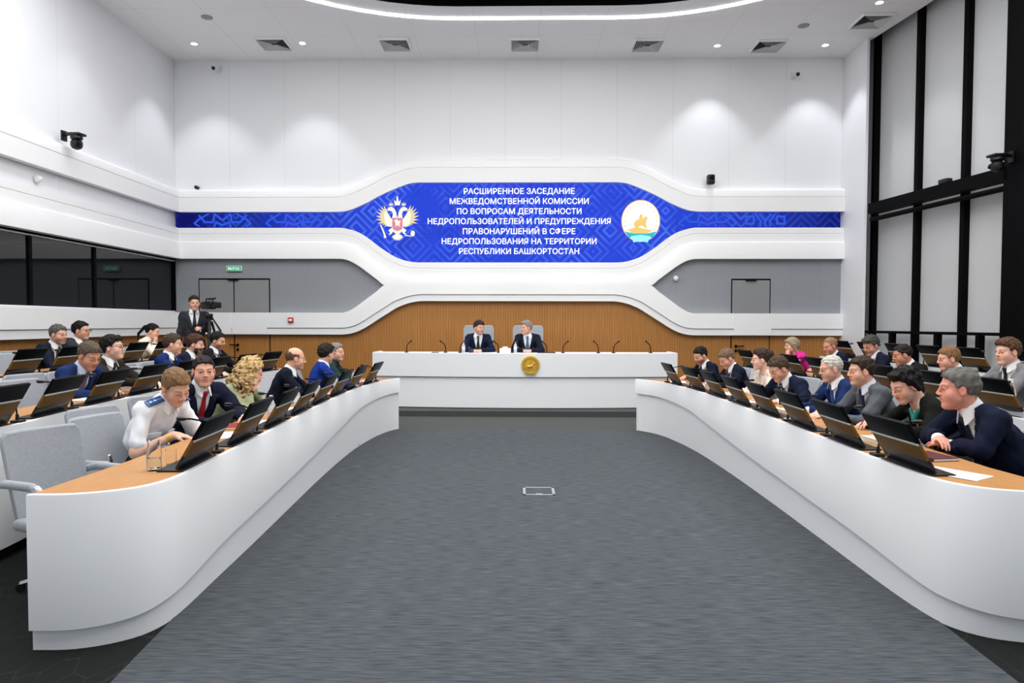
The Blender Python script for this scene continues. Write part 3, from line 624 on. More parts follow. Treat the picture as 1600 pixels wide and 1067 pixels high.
# ================================================================== flip-up monitors and gooseneck microphones
def make_monitor():
    o = empty('desk_monitor')
    m = MB(); m.rbox(-.24, .24, .0, .15, .0, .012, .004); m.build('base_plate', M_bplastic, o)
    T = Matrix.Translation((0, .035, .012)) @ Matrix.Rotation(math.radians(30), 4, 'X')
    m = MB(); m.rbox(-.24, .24, .0, .016, .0, .085, .004, M=T); m.build('hinge_cover', M_bplastic, o)
    m = MB(); m.rbox(-.238, .238, -.004, .014, .080, .185, .003, M=T); m.build('lower_cover', M_woodrefl, o)
    m = MB(); m.rbox(-.24, .24, -.008, .0, .180, .196, .003, M=T); m.build('strip', M_silver, o)
    m = MB(); m.rbox(-.24, .24, -.006, .016, .190, .318, .004, M=T); m.build('back_shell', M_screenback, o)
    m = MB(); m.box(-.228, .228, .0155, .018, .03, .305, 0, T); m.build('screen', mat('screen_glass', '101216', .12), o)
    return o
def make_mic(side=1):
    o = empty('gooseneck_microphone')
    m = MB(); m.rbox(-.035, .035, -.02, .05, 0, .022, .006); m.tube([(0, .02, .02), (0, .02, .06)], .011, 10); m.build('base', M_bplastic, o)
    pts = [(0, .02, .05), (-.004, .025, .12), (-.025, .05, .18), (-.06, .09, .215), (-.10, .135, .232), (-.125, .165, .236)]
    pts = [(side*x, y, z) for x, y, z in pts]
    m = MB(); m.tube(pts, .0055, 8); m.build('gooseneck', M_black, o)
    a, b_ = Vector(pts[-2]), Vector(pts[-1]); d = (b_-a).normalized()
    m = MB(); m.tube([b_-d*.01, b_+d*.005, b_+d*.03, b_+d*.045, b_+d*.05], [.007, .012, .014, .011, .003], 10); m.build('capsule', M_bplastic, o)
    return o
MON0 = make_monitor(); MIC0 = {1: make_mic(1), -1: make_mic(-1)}; used = set()
def place(proto, key, loc, rz, label, cat, group):
    o = proto if key not in used else copy_tree(proto); used.add(key)
    o.location = loc; o.rotation_euler = (0, 0, rz); return tag(o, label, cat, group)
ROWS = [(FRONT_L, 1, .766, [3.99+.765*k for k in range(8)], 'left front desk'), (FRONT_R, -1, .766, [3.99+.765*k for k in range(8)], 'right front desk'),
        (ROW2_L, 1, .894, [4.38+.765*k for k in range(8)], 'left second-row desk'), (ROW2_R, -1, .894, [5.40+.78*k for k in range(8)], 'right second-row desk'),
        (ROW3_L, 1, 1.034, [7.06+.765*k for k in range(6)], 'left rear desk'), (ROW3_R, -1, 1.034, [7.35+.78*k for k in range(6)], 'right rear desk')]
for pts, s, z, ys, nm in ROWS:
    for k, y in enumerate(ys):
        p, t = along(pts, y); rz = math.atan2(t.y, t.x) if s > 0 else math.atan2(-t.y, -t.x)
        if y > 9.2 and pts in (FRONT_L, FRONT_R): rz = (rz+(PI/2 if s > 0 else -PI/2)*2)/3
        nv = Vector((-t.y, t.x))*s
        q = p+nv*.035
        place(MON0, 'mon', (q.x, q.y, z), rz, f'black tilted desk monitor on the {nm}, {ORD[k]} from the camera', 'monitor', 'monitors on the '+nm)
        q = p+t*.335+nv*.05
        if q.y > pts[-1][1]-.05: q = p+t*.30+nv*.05
        place(MIC0[s], ('mic', s), (q.x, q.y, z), rz, f'black gooseneck microphone beside the {ORD[k]} monitor of the {nm}', 'microphone', 'microphones on the '+nm)
def rostrum_mic(x, lean, k):
    o = empty('rostrum_microphone', (x, 12.20, 1.07)); tag(o, f'black microphone standing on the rostrum, {ORD[k]} from its left end', 'microphone', 'rostrum microphones')
    m = MB(); m.rbox(-.03, .03, -.04, .04, 0, .02, .006); m.build('base', M_bplastic, o)
    pts = [(0, 0, .015), (0, 0, .09), (lean*.02, -.01, .15), (lean*.07, -.03, .195)]
    m = MB(); m.tube(pts, .0075, 8); m.build('gooseneck', M_black, o)
    m = MB(); m.tube([pts[-1], (lean*.085, -.035, .207), (lean*.105, -.04, .22)], [.012, .017, .008], 10); m.build('capsule', M_bplastic, o)
for k, (x, l) in enumerate([(-1.98, 1), (-1.28, -1), (-1.02, 1), (-.33, -1), (-.09, 1), (.53, -1), (.82, 1), (1.45, -1), (1.72, 1), (2.38, -1)]): rostrum_mic(x, l, k)
# ================================================================== chairs
def make_chair(high=False):
    o = empty('conference_chair' if not high else 'executive_chair')
    m = MB(); m.rbox(-.25, .25, -.22, .26, .385, .455, .032, seg=4); m.build('seat', M_fabric, o)
    top = .95 if not high else 1.26; z0 = .44; m = MB(); W = .245 if not high else .30
    rings = []; n = 14
    for i in range(n+1):
        u = i/n; z = z0+(top-z0)*u; y = -.235-.075*u-(.05*u*u if high else .03*u*u); hw = W*(1-.10*(1-u)**2)
        if u > .9: hw -= .035*((u-.9)/.1)**2
        ring = []
        for q in range(9):
            v = -1+q/4; ring.append((hw*v, y+.035*abs(v)**2.2-(.0 if abs(v) < .99 else -.0), z))
        for q in range(9):
            v = 1-q/4; ring.append((hw*v*.985, y-.045+.035*abs(v)**2.2+.010*(abs(v) > .99), z))
        rings.append(ring)
    m.loft(rings, True, True); bk = m.build('backrest', M_fabric, o)
    bv = bk.modifiers.new('soft', 'BEVEL'); bv.width = .012; bv.segments = 2; bv.limit_method = 'ANGLE'; bv.angle_limit = math.radians(50)
    for s in (-1, 1):
        m = MB(); P = [(s*.255, -.27, .655), (s*.285, -.20, .672), (s*.285, .04, .675), (s*.285, .10, .655), (s*.282, .115, .60), (s*.275, .09, .46), (s*.24, .06, .41)]
        m.tube(P, [.024, .026, .026, .026, .025, .022, .018], 10); ar = m.build('armrest', M_fabric, o)
        m = MB(); m.tube([(s*.285, .075, .668), (s*.285, .112, .645), (s*.283, .118, .60)], .0275, 10); m.build('arm_cap', M_chrome, ar)
    m = MB(); m.tube([(0, 0, .08), (0, 0, .39)], .028, 12); m.build('column', M_chrome, o)
    m = MB()
    for k in range(5):
        a = 2*PI*k/5+.3; m.tube([(0, 0, .10), (.17*math.cos(a), .17*math.sin(a), .085), (.31*math.cos(a), .31*math.sin(a), .05)], [.026, .02, .014], 8)
    bs = m.build('star_base', M_chrome, o)
    m = MB()
    for k in range(5):
        a = 2*PI*k/5+.3; m.lathe([(.024, -.012), (.026, 0), (.024, .012)], 10, M=Matrix.Translation((.31*math.cos(a), .31*math.sin(a), .026)) @ Matrix.Rotation(a, 4, 'Z') @ Matrix.Rotation(PI/2, 4, 'X'))
    m.build('casters', M_bplastic, bs)
    return o
CH = {False: make_chair(), True: make_chair(True)}
def chair(x, y, z, heading, label, high=False):
    return place(CH[high], ('chair', high), (x, y, z), math.radians(heading-90), label, 'chair', 'executive chairs at the rostrum' if high else 'grey office chairs')
for x, y, z, h, l in [(-2.64, 4.02, 0, -22, 'empty grey chair at the near end of the left front desk'), (-2.64, 4.64, 0, -12, 'empty grey chair between the nearest chair and the man in white uniform shirt'),
                      (-4.12, 5.93, .14, -8, 'empty grey chair beside the man in blue suit in the left second row'), (-4.12, 7.68, .14, -5, 'empty grey chair between the two pairs of men in the left second row'),
                      (-5.78, 7.95, .28, -10, 'empty grey chair by the dark window, nearest in the left rear row'), (-5.8, 10.2, .28, -35, 'empty grey chair beside the woman in cream in the left rear row')]:
    chair(x, y, z, h, l)
# ================================================================== things on the desks
def water_bottle(x, y, z, label, h=.20, r=.030, glass=False):
    o = empty('water_bottle', (x, y, z)); tag(o, label, 'bottle', 'water bottles')
    m = MB(); m.lathe([(.0, .0), (r*.9, .0), (r, .008), (r, h*.62), (r*.8, h*.72), (r*.42, h*.84), (r*.42, h*.9), (0, h*.9)], 18, caps=False); m.build('body', M_water if not glass else M_glass, o)
    m = MB(); m.lathe([(r*.5, h*.88), (r*.5, h), (0, h)], 14, caps=False); m.build('cap', M_edge, o)
    m = MB(); m.lathe([(r*1.02, h*.28), (r*1.02, h*.56)], 18, caps=False); m.build('paper_label', mat('bottle_label', 'dfe3ea', .6), o)
for k, (px, y) in enumerate([(-2.15, 5.92), (-2.17, 6.68), (-2.19, 7.44), (-2.19, 8.21), (-2.16, 8.97)]): water_bottle(px, y, .766, f'small water bottle on the left front desk, {ORD[k]} from the camera')
water_bottle(2.46, 8.85, .766, 'small water bottle on the right front desk before the man in navy')
water_bottle(-3.85, 6.95, .894, 'small water bottle on the left second-row desk'); water_bottle(-5.45, 8.15, 1.034, 'small water bottle on the left rear desk')
water_bottle(-.97, 12.35, 1.07, 'small water bottle at the elbow of the seated chairman on the left', .19); water_bottle(-.03, 12.40, 1.07, 'small water bottle between the two men at the rostrum', .19)
water_bottle(4.02, 5.62, .894, 'large clear water bottle before the young man in grey suit', .26, .038, True)
def tumbler(x, y, z, label, h=.095, r=.032):
    m = MB(); m.lathe([(0, .0), (r*.85, 0), (r, h), (r*.94, h), (r*.80, .008), (0, .008)], 20, (x, y, z), caps=False); o = m.build('drinking_glass', M_glass); tag(o, label, 'glass')
tumbler(-2.02, 3.93, .766, 'low drinking glass beside the glass carafe'); tumbler(-3.82, 4.72, .894, 'drinking glass on the left second-row desk'); tumbler(-.83, 12.2, 1.07, 'drinking glass on the rostrum before the left chairman'); tumbler(.13, 12.2, 1.07, 'drinking glass beside the white tissue box')
ca = empty('glass_carafe', (-2.05, 3.80, .766)); tag(ca, 'clear glass carafe at the near end of the left desk', 'carafe')
m = MB(); m.lathe([(0, 0), (.036, 0), (.04, .01), (.04, .11), (.034, .135), (.033, .17), (.030, .17), (.031, .135), (.036, .11), (.036, .012), (0, .010)], 24, caps=False); m.build('vessel', M_glass, ca)
m = MB(); m.lathe([(0, .012), (.0355, .013), (.0355, .07), (0, .07)], 20, caps=False); m.build('water', mat('clear_water', 'eef6f7', .02, trans=1., ior=1.2), ca)
def sheets(x, y, z, rz, label, w_=.21, l_=.297, n=3, cat='papers', m_=None, name='paper_sheets'):
    random.seed(int(abs(x*1000)+abs(y*100))); m = MB(); 
    for k in range(n):
        R = Matrix.Translation((random.uniform(-.008, .008), random.uniform(-.008, .008), .0012*k)) @ Matrix.Rotation(random.uniform(-.06, .06), 4, 'Z'); m.box(-w_/2, w_/2, -l_/2, l_/2, 0, .001, 0, R)
    o = m.build(name, m_ or M_paper); o.location = (x, y, z+.001); o.rotation_euler = (0, 0, rz); return tag(o, label, cat)
sheets(2.44, 3.83, .766, .55, 'white sheets lying at the near end of the right front desk'); sheets(-2.16, 4.98, .766, .25, 'white sheets before the man in white uniform shirt')
sheets(-2.17, 5.62, .766, -.2, 'white sheets before the man with red tie'); sheets(-2.18, 6.5, .766, .2, 'pale sheets before the woman in green'); sheets(-2.16, 7.1, .766, .1, 'white sheets before the bald man')
sheets(-2.18, 7.75, .766, -.1, 'white sheets beside the bald man'); sheets(-2.15, 8.6, .766, .2, 'white sheets before the man in bright blue suit'); sheets(-2.12, 9.65, .766, 0, 'white sheets at the far end of the left desk')
sheets(2.45, 5.02, .766, .1, 'white sheets before the woman in black jacket'); sheets(2.46, 6.05, .766, -.1, 'sheets before the man in grey suit'); sheets(2.48, 6.85, .766, .15, 'sheets before the old man in blue suit')
sheets(2.42, 7.35, .766, .3, 'sheets before the man leaning over the right desk'); sheets(2.44, 8.15, .766, 0., 'sheets before the woman in cream jacket'); sheets(2.40, 9.15, .766, .2, 'sheets before the second man from the far end at right'); sheets(2.3, 9.75, .766, -.2, 'sheets at the far end of the right desk')
sheets(-3.93, 6.2, .894, .1, 'white sheets on the left second-row desk'); sheets(-3.95, 6.95+.2, .894, .3, 'white sheets before the man with glasses in the second row'); sheets(-5.55, 10.75, 1.034, .2, 'white sheets before the woman in cream blouse')
sheets(-1.43, 12.25, 1.07, .3, 'white sheets at the left part of the rostrum', .297, .21); sheets(.62, 12.3, 1.07, 0, 'white sheets at the right chairman\'s elbow', .297, .21)
def book(x, y, z, rz, label, matl, w_=.16, l_=.23, h=.022):
    o = empty('notebook', (x, y, z), rz); tag(o, label, 'notebook')
    m = MB(); m.box(-w_/2, w_/2, -l_/2, l_/2, 0, .003); m.box(-w_/2, w_/2, -l_/2, l_/2, h-.003, h); m.box(-w_/2, -w_/2+.004, -l_/2, l_/2, 0, h); m.build('cover', matl, o)
    m = MB(); m.box(-w_/2+.004, w_/2-.004, -l_/2+.004, l_/2-.004, .003, h-.003); m.build('pages', M_paper, o)
book(-2.27, 5.36, .766, .2, 'dark red notebook beside the arm of the man with red tie', M_red); book(2.58, 4.28, .766, .2, 'dark red notebook between the woman in black and the man in navy', mat('maroon_cover', '4d1016', .5), .18, .24, .02)
book(2.57, 4.80, .766, .1, 'pale book under the hand of the woman in black', mat('pale_cover', 'e9e6cf', .6), .2, .27, .035); book(2.57, 6.42, .766, .1, 'thick pale notebook between the two men in suits', mat('pale_cover'), .2, .28, .03)
book(-2.30, 7.12, .768, .15, 'black notebook before the bald man', M_bplastic, .16, .22, .018)
tb = empty('tissue_box', (-.21, 12.16, 1.07)); tag(tb, 'white tissue box standing between the two chairmen', 'tissue box')
m = MB(); m.rbox(-.10, .10, -.06, .06, 0, .085, .008); m.build('box', M_paper, tb)
m = MB(); m.loft([[(-.04, 0, .083), (0, .012, .083), (.04, 0, .083), (0, -.012, .083)], [(-.05, .01, .11), (0, .03, .115), (.05, -.005, .108), (0, -.01, .112)]], True, False); m.build('tissue', M_edge, tb)
tl = empty('laptop', (.52, 12.20, 1.07), .05); tag(tl, 'flat black tablet folder beside the right chairman', 'tablet')
m = MB(); m.rbox(-.16, .16, -.11, .11, 0, .016, .005); m.build('body', M_bplastic, tl)
m = MB(); m.box(-.145, .145, -.095, .095, .016, .017); m.build('screen', mat('screen_glass'), tl)
m = MB(); m.rbox(-1.52, -1.40, 12.10, 12.2, 1.071, 1.085, .004); o = m.build('phone', M_bplastic); tag(o, 'black phone lying on the rostrum beside white sheets', 'phone')
# ================================================================== people: distance-field bodies meshed with surface nets
f4 = np.float32
def sminf(a, b, k):
    if k <= 0: return np.minimum(a, b)
    h = np.clip(.5+.5*(b-a)/k, 0, 1); return b+(a-b)*h-k*h*(1-h)
def smaxf(a, b, k): return -sminf(-a, -b, k)
class Vol:
    def __init__(s, lo, hi, h):
        s.lo = np.array(lo, float); s.h = h; n = np.maximum(4, np.ceil((np.array(hi)-s.lo)/h).astype(int)+1)
        s.ax = [(s.lo[i]+h*np.arange(n[i])).astype(f4) for i in range(3)]; s.F = np.full(n, 1., f4)
    def sl(s, lo, hi, pad):
        r = []
        for i in range(3):
            a = int(max(0, math.floor((lo[i]-pad-s.lo[i])/s.h))); b = int(min(len(s.ax[i]), math.ceil((hi[i]+pad-s.lo[i])/s.h)+1)); r.append(slice(a, max(a, b)))
        return tuple(r)
    def grid(s, q): return s.ax[0][q[0]][:, None, None], s.ax[1][q[1]][None, :, None], s.ax[2][q[2]][None, None, :]
    def put(s, fn, lo, hi, k=.02, sub=False):
        q = s.sl(lo, hi, k+2.5*s.h)
        if any(x.start >= x.stop for x in q): return
        d = fn(*s.grid(q)); F = s.F[q]; s.F[q] = smaxf(F, -d, k) if sub else sminf(F, d, k)
    def cap(s, a, b, r1, r2, k=.02, sub=False):
        a = np.array(a, float); b = np.array(b, float); R = max(r1, r2)
        s.put(lambda x, y, z: capd(x, y, z, a, b, r1, r2), np.minimum(a, b)-R, np.maximum(a, b)+R, k, sub)
    def ell(s, c, r, k=.02, R=None, sub=False):
        c = np.array(c, float); m = max(r); s.put(lambda x, y, z: elld(x, y, z, c, r, R), c-m, c+m, k, sub)
def capd(x, y, z, a, b, r1, r2):
    ba = b-a; L = float(ba@ba)+1e-9
    t = np.clip(((x-a[0])*ba[0]+(y-a[1])*ba[1]+(z-a[2])*ba[2])/L, 0, 1)
    return np.sqrt((x-a[0]-t*ba[0])**2+(y-a[1]-t*ba[1])**2+(z-a[2]-t*ba[2])**2)-(r1+(r2-r1)*t)
def elld(x, y, z, c, r, R=None):
    x, y, z = x-c[0], y-c[1], z-c[2]
    if R is not None: x, y, z = R[0, 0]*x+R[1, 0]*y+R[2, 0]*z, R[0, 1]*x+R[1, 1]*y+R[2, 1]*z, R[0, 2]*x+R[1, 2]*y+R[2, 2]*z
    k0 = np.sqrt((x/r[0])**2+(y/r[1])**2+(z/r[2])**2)+1e-6; k1 = np.sqrt((x/r[0]**2)**2+(y/r[1]**2)**2+(z/r[2]**2)**2)+1e-6
    return k0*(k0-1)/k1
E8 = np.array([(i, j, k) for i in (0, 1) for j in (0, 1) for k in (0, 1)])
EDG = [(a, b) for a in range(8) for b in range(a+1, 8) if np.abs(E8[a]-E8[b]).sum() == 1]
def nets(v):
    F = v.F; S = F < 0; c = np.zeros(np.array(F.shape)-1, np.int8)
    for i, j, k in E8: c += S[i:F.shape[0]-1+i, j:F.shape[1]-1+j, k:F.shape[2]-1+k]
    act = (c > 0) & (c < 8); ii = np.argwhere(act); idx = np.full(c.shape, -1, np.int64); idx[act] = np.arange(len(ii))
    P = np.zeros((len(ii), 3)); N = np.zeros(len(ii)); val = [F[tuple((ii+o).T)] for o in E8]
    for a, b in EDG:
        fa, fb = val[a], val[b]; cr = (fa < 0) != (fb < 0); t = np.where(cr, fa/np.where(cr, fa-fb, 1), 0)
        P += np.where(cr[:, None], E8[a]+t[:, None]*(E8[b]-E8[a]), 0); N += cr
    V = v.lo+v.h*(ii+P/np.maximum(N, 1)[:, None]); Q = []
    for axn in range(3):
        u, w_ = [(1, 2), (2, 0), (0, 1)][axn]
        a = [slice(None)]*3; b = [slice(None)]*3; a[axn] = slice(0, -1); b[axn] = slice(1, None)
        for q in (u, w_): a[q] = b[q] = slice(1, -1)
        A, B = S[tuple(a)], S[tuple(b)]; e = np.argwhere(A != B)
        ins = A[tuple(e.T)]; base = e.copy(); base[:, u] += 1; base[:, w_] += 1
        def cell(du, dw):
            m = base.copy(); m[:, u] += du; m[:, w_] += dw; return idx[tuple(m.T)]
        q4 = np.stack([cell(-1, -1), cell(0, -1), cell(0, 0), cell(-1, 0)], 1); q4[~ins] = q4[~ins][:, ::-1]; Q.append(q4)
    return V, np.concatenate(Q)
def netmesh(name, v, matl, parent=None, colfn=None, smooth_it=1):
    V, Q = nets(v)
    if smooth_it:                                   # light relaxation
        for _ in range(smooth_it):
            acc = np.zeros_like(V); n = np.zeros(len(V))
            for a, b in ((0, 1), (1, 2), (2, 3), (3, 0)):
                np.add.at(acc, Q[:, a], V[Q[:, b]]); np.add.at(n, Q[:, a], 1); np.add.at(acc, Q[:, b], V[Q[:, a]]); np.add.at(n, Q[:, b], 1)
            V = .5*V+.5*acc/np.maximum(n, 1)[:, None]
    me = bpy.data.meshes.new(name); me.vertices.add(len(V)); me.vertices.foreach_set('co', V.astype(f4).ravel())
    me.loops.add(Q.size); me.loops.foreach_set('vertex_index', Q.astype(np.int32).ravel())
    me.polygons.add(len(Q)); me.polygons.foreach_set('loop_start', np.arange(0, Q.size, 4, dtype=np.int32)); me.polygons.foreach_set('use_smooth', np.ones(len(Q), bool))
    me.update(calc_edges=True)
    if colfn is not None:
        ca_ = me.color_attributes.new('tone', 'FLOAT_COLOR', 'POINT'); C = np.ones((len(V), 4), f4); C[:, :3] = colfn(V); ca_.data.foreach_set('color', C.ravel())
    me.materials.append(matl); o = bpy.data.objects.new(name, me); COL.objects.link(o)
    if parent: o.parent = parent
    return o
M_skin = mat('skin', 'd9a78c', .52, spec=.35); nt, b = nodes(M_skin)
at_ = nt.nodes.new('ShaderNodeAttribute'); at_.attribute_name = 'tone'; nt.links.new(at_.outputs['Color'], b.inputs['Base Color'])
b.inputs['Subsurface Weight'].default_value = .12; b.inputs['Subsurface Radius'].default_value = (.012, .005, .003); b.inputs['Subsurface Scale'].default_value = .5
def cloth(hexc, r=.85): return mat('cloth_'+hexc, hexc, r, noise=.10, nscale=220., spec=.15)
def hairm(hexc):
    m = mat('hair_'+hexc, hexc, .6, spec=.22)
    if 'done' not in m:
        m['done'] = 1; nt, b = nodes(m); tc = nt.nodes.new('ShaderNodeTexCoord'); c = lin(hexc)
        n = noise(nt, mapped(nt, tc.outputs['Object'], (140., 50., 90.)), 1., 3)
        nt.links.new(mixc(nt, n, tuple(v*.5 for v in c), tuple(min(1, v*1.15) for v in c)), b.inputs['Base Color'])
        bp = nt.nodes.new('ShaderNodeBump'); bp.inputs['Strength'].default_value = .6; bp.inputs['Distance'].default_value = .006; nt.links.new(n, bp.inputs['Height']); nt.links.new(bp.outputs[0], b.inputs['Normal'])
    return m
def Rz(a): c, s = math.cos(a), math.sin(a); return np.array([[c, -s, 0], [s, c, 0], [0, 0, 1]])
def Rx(a): c, s = math.cos(a), math.sin(a); return np.array([[1, 0, 0], [0, c, -s], [0, s, c]])
def Ry(a): c, s = math.cos(a), math.sin(a); return np.array([[c, 0, s], [0, 1, 0], [-s, 0, c]])
def unit(v): v = np.array(v, float); return v/(np.linalg.norm(v)+1e-9)
def wob(x, y, z, seed, wl, amp):
    rng = np.random.RandomState(seed); d = 0
    for _ in range(5):
        k = unit(rng.normal(size=3))*2*PI/(wl*rng.uniform(.7, 1.5)); d = d+np.sin(k[0]*x+k[1]*y+k[2]*z+rng.uniform(0, 6.28))
    return d*(amp/2.2)
def ss(a, b, x): t = np.clip((x-a)/(b-a), 0, 1); return t*t*(3-2*t)
TROU = {}
def hand(v, wrist, d, nrm, curl, side, sc=1., grip=None):
    """wrist point, finger direction d, palm normal nrm (out of the palm), curl 0..1, side +1 right hand"""
    d = unit(d); nrm = unit(np.array(nrm)-d*np.dot(nrm, d)); lat = np.cross(d, nrm)*side      # towards the little finger
    W = np.array(wrist); pc = W+d*.045*sc
    R = np.stack([lat, d, nrm], 1); v.ell(pc, (.041*sc, .052*sc, .017*sc), .014, R)
    v.cap(W-d*.01, W+d*.03*sc, .025*sc, .026*sc, .015)
    for i, (o, L) in enumerate(((-.030, .072), (-.010, .080), (.010, .074), (.029, .058))):
        p = W+d*(.082-.006*(i == 3))*sc+lat*o*sc; a = 0.; dd = d; segs = (.46, .30, .24); rr = (.0088, .0080, .0072, .0060)
        bend = curl*(.9+.12*i)
        for j in range(3):
            a += bend*(.75 if j == 0 else .95); dd = d*math.cos(a)+nrm*math.sin(a); q = p+dd*L*segs[j]*sc
            v.cap(p, q, rr[j]*sc, rr[j+1]*sc, .003 if j else .008); p = q
    p = W+d*.022*sc-lat*.026*sc; t1 = unit(d*.62-lat*.62+nrm*.25); q = p+t1*.040*sc; v.cap(p, q, .0135*sc, .0105*sc, .012)
    t2 = unit(d*.9-lat*.18+nrm*(.25+.5*curl)); v.cap(q, q+t2*.032*sc, .0100*sc, .0078*sc, .004)
def ik(sh, wr, a, b, pole):
    sh = np.array(sh); wr = np.array(wr, float); d = wr-sh; L = np.linalg.norm(d); mx = (a+b)*.995
    if L > mx: wr = sh+d/L*mx; L = mx; d = wr-sh
    n = d/L; x = (a*a-b*b+L*L)/(2*L); h = math.sqrt(max(0, a*a-x*x)); p = np.array(pole, float); p = unit(p-n*np.dot(p, n)); return sh+n*x+p*h, wr
SEEDN = [0]
def person(label, px, py, z0, face, head, pz=None, pitch=5., roll=0., lean=None, fem=False, bald=False, hair=('short', '3a2c22'), skin='dba88c', outfit='suit', col='1c2233', shirt='f2f3f6', tie='2a2f45',
           arms=('desk', 'desk'), vox=.0075, scale=1., belly=0., beard=None, glasses=False, edge=.44, stand=False, widen=1., extras=None, seat=True, chair_label=None, brow=None, group=None):
    """px, py: where the head is in the hall; z0: floor height; face/head: headings of chest and face in degrees (0 = +X, 90 = +Y)"""
    SEEDN[0] += 1; seed = SEEDN[0]; D = math.radians
    hy = D(head-face); HR = Rz(hy) @ Rx(-D(pitch)) @ Ry(D(roll)); hs = 1.05; HS = HR*hs; hipz = .55 if not stand else .95
    def frame(L):
        ln = D(L); up = np.array([0, math.sin(ln), math.cos(ln)]); fw = np.array([0, math.cos(ln), -math.sin(ln)])
        H0 = np.array([0, 0, hipz]); N = H0+up*(.54 if not stand else .56)
        na = ln*.55+D(max(-5, min(35, pitch)))*.30; nd = unit((math.sin(-hy)*math.sin(na*.6)*.5, math.sin(na), math.cos(na)))
        C = N+nd*.128+HR @ np.array([0, .020, .014]); return up, fw, H0, N, nd, C
    if lean is None:
        lo, hi = 0., 42.
        for _ in range(24):
            mid = (lo+hi)/2
            if frame(mid)[5][2]*scale+z0 > pz: lo = mid
            else: hi = mid
        lean = lo
    up, fw, H0, N, nd, C = frame(lean); sx = np.array([1., 0, 0]); h = vox
    rz = D(face-90); Rw = Rz(rz); base = np.array([px, py, 0])-(Rw @ C)*scale
    shw = (.178 if not fem else .158)*widen
    sh = {1: N-up*.055+sx*shw, -1: N-up*.055-sx*shw}
    wrist, elbow, hd = {}, {}, {}
    for s, a in ((1, arms[1]), (-1, arms[0])):           # arms = (left hand, right hand); the left hand is on the -x side
        kind = a if isinstance(a, str) else a[0]; dx, dy, dz = (0, 0, 0) if isinstance(a, str) else (list(a[1:])+[0, 0, 0])[:3]
        dz0 = (.766 if z0 < .1 else .760)/scale+.022; pole = (s*.6, -.5, -.55); cl = .38
        if kind == 'desk': t = np.array([s*(.15+dx), edge+.10+dy, dz0+dz]); dirn = (-s*.45, .85, -.12); nr = (0, 0, -1)
        elif kind == 'flat': t = np.array([s*(.13+dx), edge+.14+dy, dz0+dz]); dirn = (-s*.75, .6, -.05); nr = (0, 0, -1); cl = .22
        elif kind == 'fold': t = np.array([s*(.02+dx), edge+.08+dy, dz0+.012+dz]); dirn = (-s*.98, .12, -.05); nr = (0, .1, -1); pole = (s*.9, -.3, -.35)
        elif kind == 'clasp': t = np.array([s*(.065+dx), edge+.13+dy, dz0+.01+dz]); dirn = (-s*.8, .55, .05); nr = (-s*.6, 0, -.8); cl = .55; pole = (s*.9, -.2, -.5)
        elif kind == 'chin':
            t = C+HS @ np.array([s*(.045+dx), .075+dy, -.165+dz]); dirn = HR @ np.array([-s*.10, .10, 1.]); nr = HR @ np.array([-s*.5, -.9, .1]); cl = .62; pole = (s*.5, .55, -.9)
        elif kind == 'cheek':
            t = C+HS @ np.array([s*(.090+dx), .035+dy, -.15+dz]); dirn = HR @ np.array([-s*.12, .05, 1.]); nr = HR @ np.array([-s*1., -.25, 0]); cl = .35; pole = (s*.4, .5, -.9)
        elif kind == 'at': t = np.array([dx, dy, dz]); dirn = (-s*.2, .9, .1); nr = (-s*.7, 0, -.7); cl = .6
        elif kind == 'down': t = np.array([s*.25, .04, .80]); dirn = (0, .1, -1); nr = (-s, 0, 0); pole = (s*.3, -.9, 0)
        e, wv = ik(sh[s], t, .285, .25, pole)
        if kind in ('desk', 'flat', 'fold', 'clasp') and e[2] < dz0+.02 and e[1] > edge-.03: e = np.array([e[0], e[1], dz0+.02])
        wrist[s], elbow[s], hd[s] = wv, e, (dirn, nr, cl)
    # ---------------- body (skin): head, neck, trunk core, arms and hands in one surface
    allp = np.array([C, N, H0]+list(sh.values())+list(wrist.values())+list(elbow.values()))
    lo = allp.min(0)-.16; hi = allp.max(0)+.16; lo[2] = H0[2]-.05
    v = Vol(lo, hi, h)
    v.cap(H0+up*.05-fw*.02, N-up*.12-fw*.02, .07, .07, .03); v.cap(N-up*.12-fw*.02, N-up*.03-fw*.005, .07, .056, .03)
    for s in (1, -1):
        v.cap(N-up*.07-fw*.01, sh[s]-up*.01, .04, .036, .03); v.cap(sh[s], elbow[s], .045, .040, .02); v.cap(elbow[s], wrist[s]-.25*0*sx, .040, .0265, .02)
    HRT = HR.T/hs
    q = v.sl(C-.17, C+.17, .0); X, Y, Z = v.grid(q); X, Y, Z = X-C[0], Y-C[1], Z-C[2]
    hx = HRT[0, 0]*X+HRT[0, 1]*Y+HRT[0, 2]*Z; hyy = HRT[1, 0]*X+HRT[1, 1]*Y+HRT[1, 2]*Z; hz = HRT[2, 0]*X+HRT[2, 1]*Y+HRT[2, 2]*Z
    axx = np.abs(hx); A = lambda *t: np.array(t, float)
    fat = .004*belly/.03 if belly else 0.; fs = .94 if fem else 1.
    d = elld(hx, hyy, hz, A(0, -.014, .032), (.073, .093, .085))
    d = sminf(d, elld(hx, hyy, hz, A(0, .026, -.044), ((.053+fat)*fs, .060, .064)), .03); d = sminf(d, capd(axx, hyy, hz, A(.050*fs+fat, .004, -.052), A(.016, .060, -.092), .014, .017), .03)
    d = sminf(d, elld(axx, hyy, hz, A(.042*fs, .048, -.030), (.022+fat, .026, .028)), .030)
    d = sminf(d, capd(axx, hyy, hz, A(0, .070, -.096), A(.014*fs, .066, -.095), .017, .014), .018)
    d = sminf(d, capd(axx, hyy, hz, A(.012, .079, .027), A(.043, .064, .028), .0095, .008), .016)
    d = smaxf(d, -elld(axx, hyy, hz, A(.030, .107, .008), (.018, .0165, .0120)), .016)
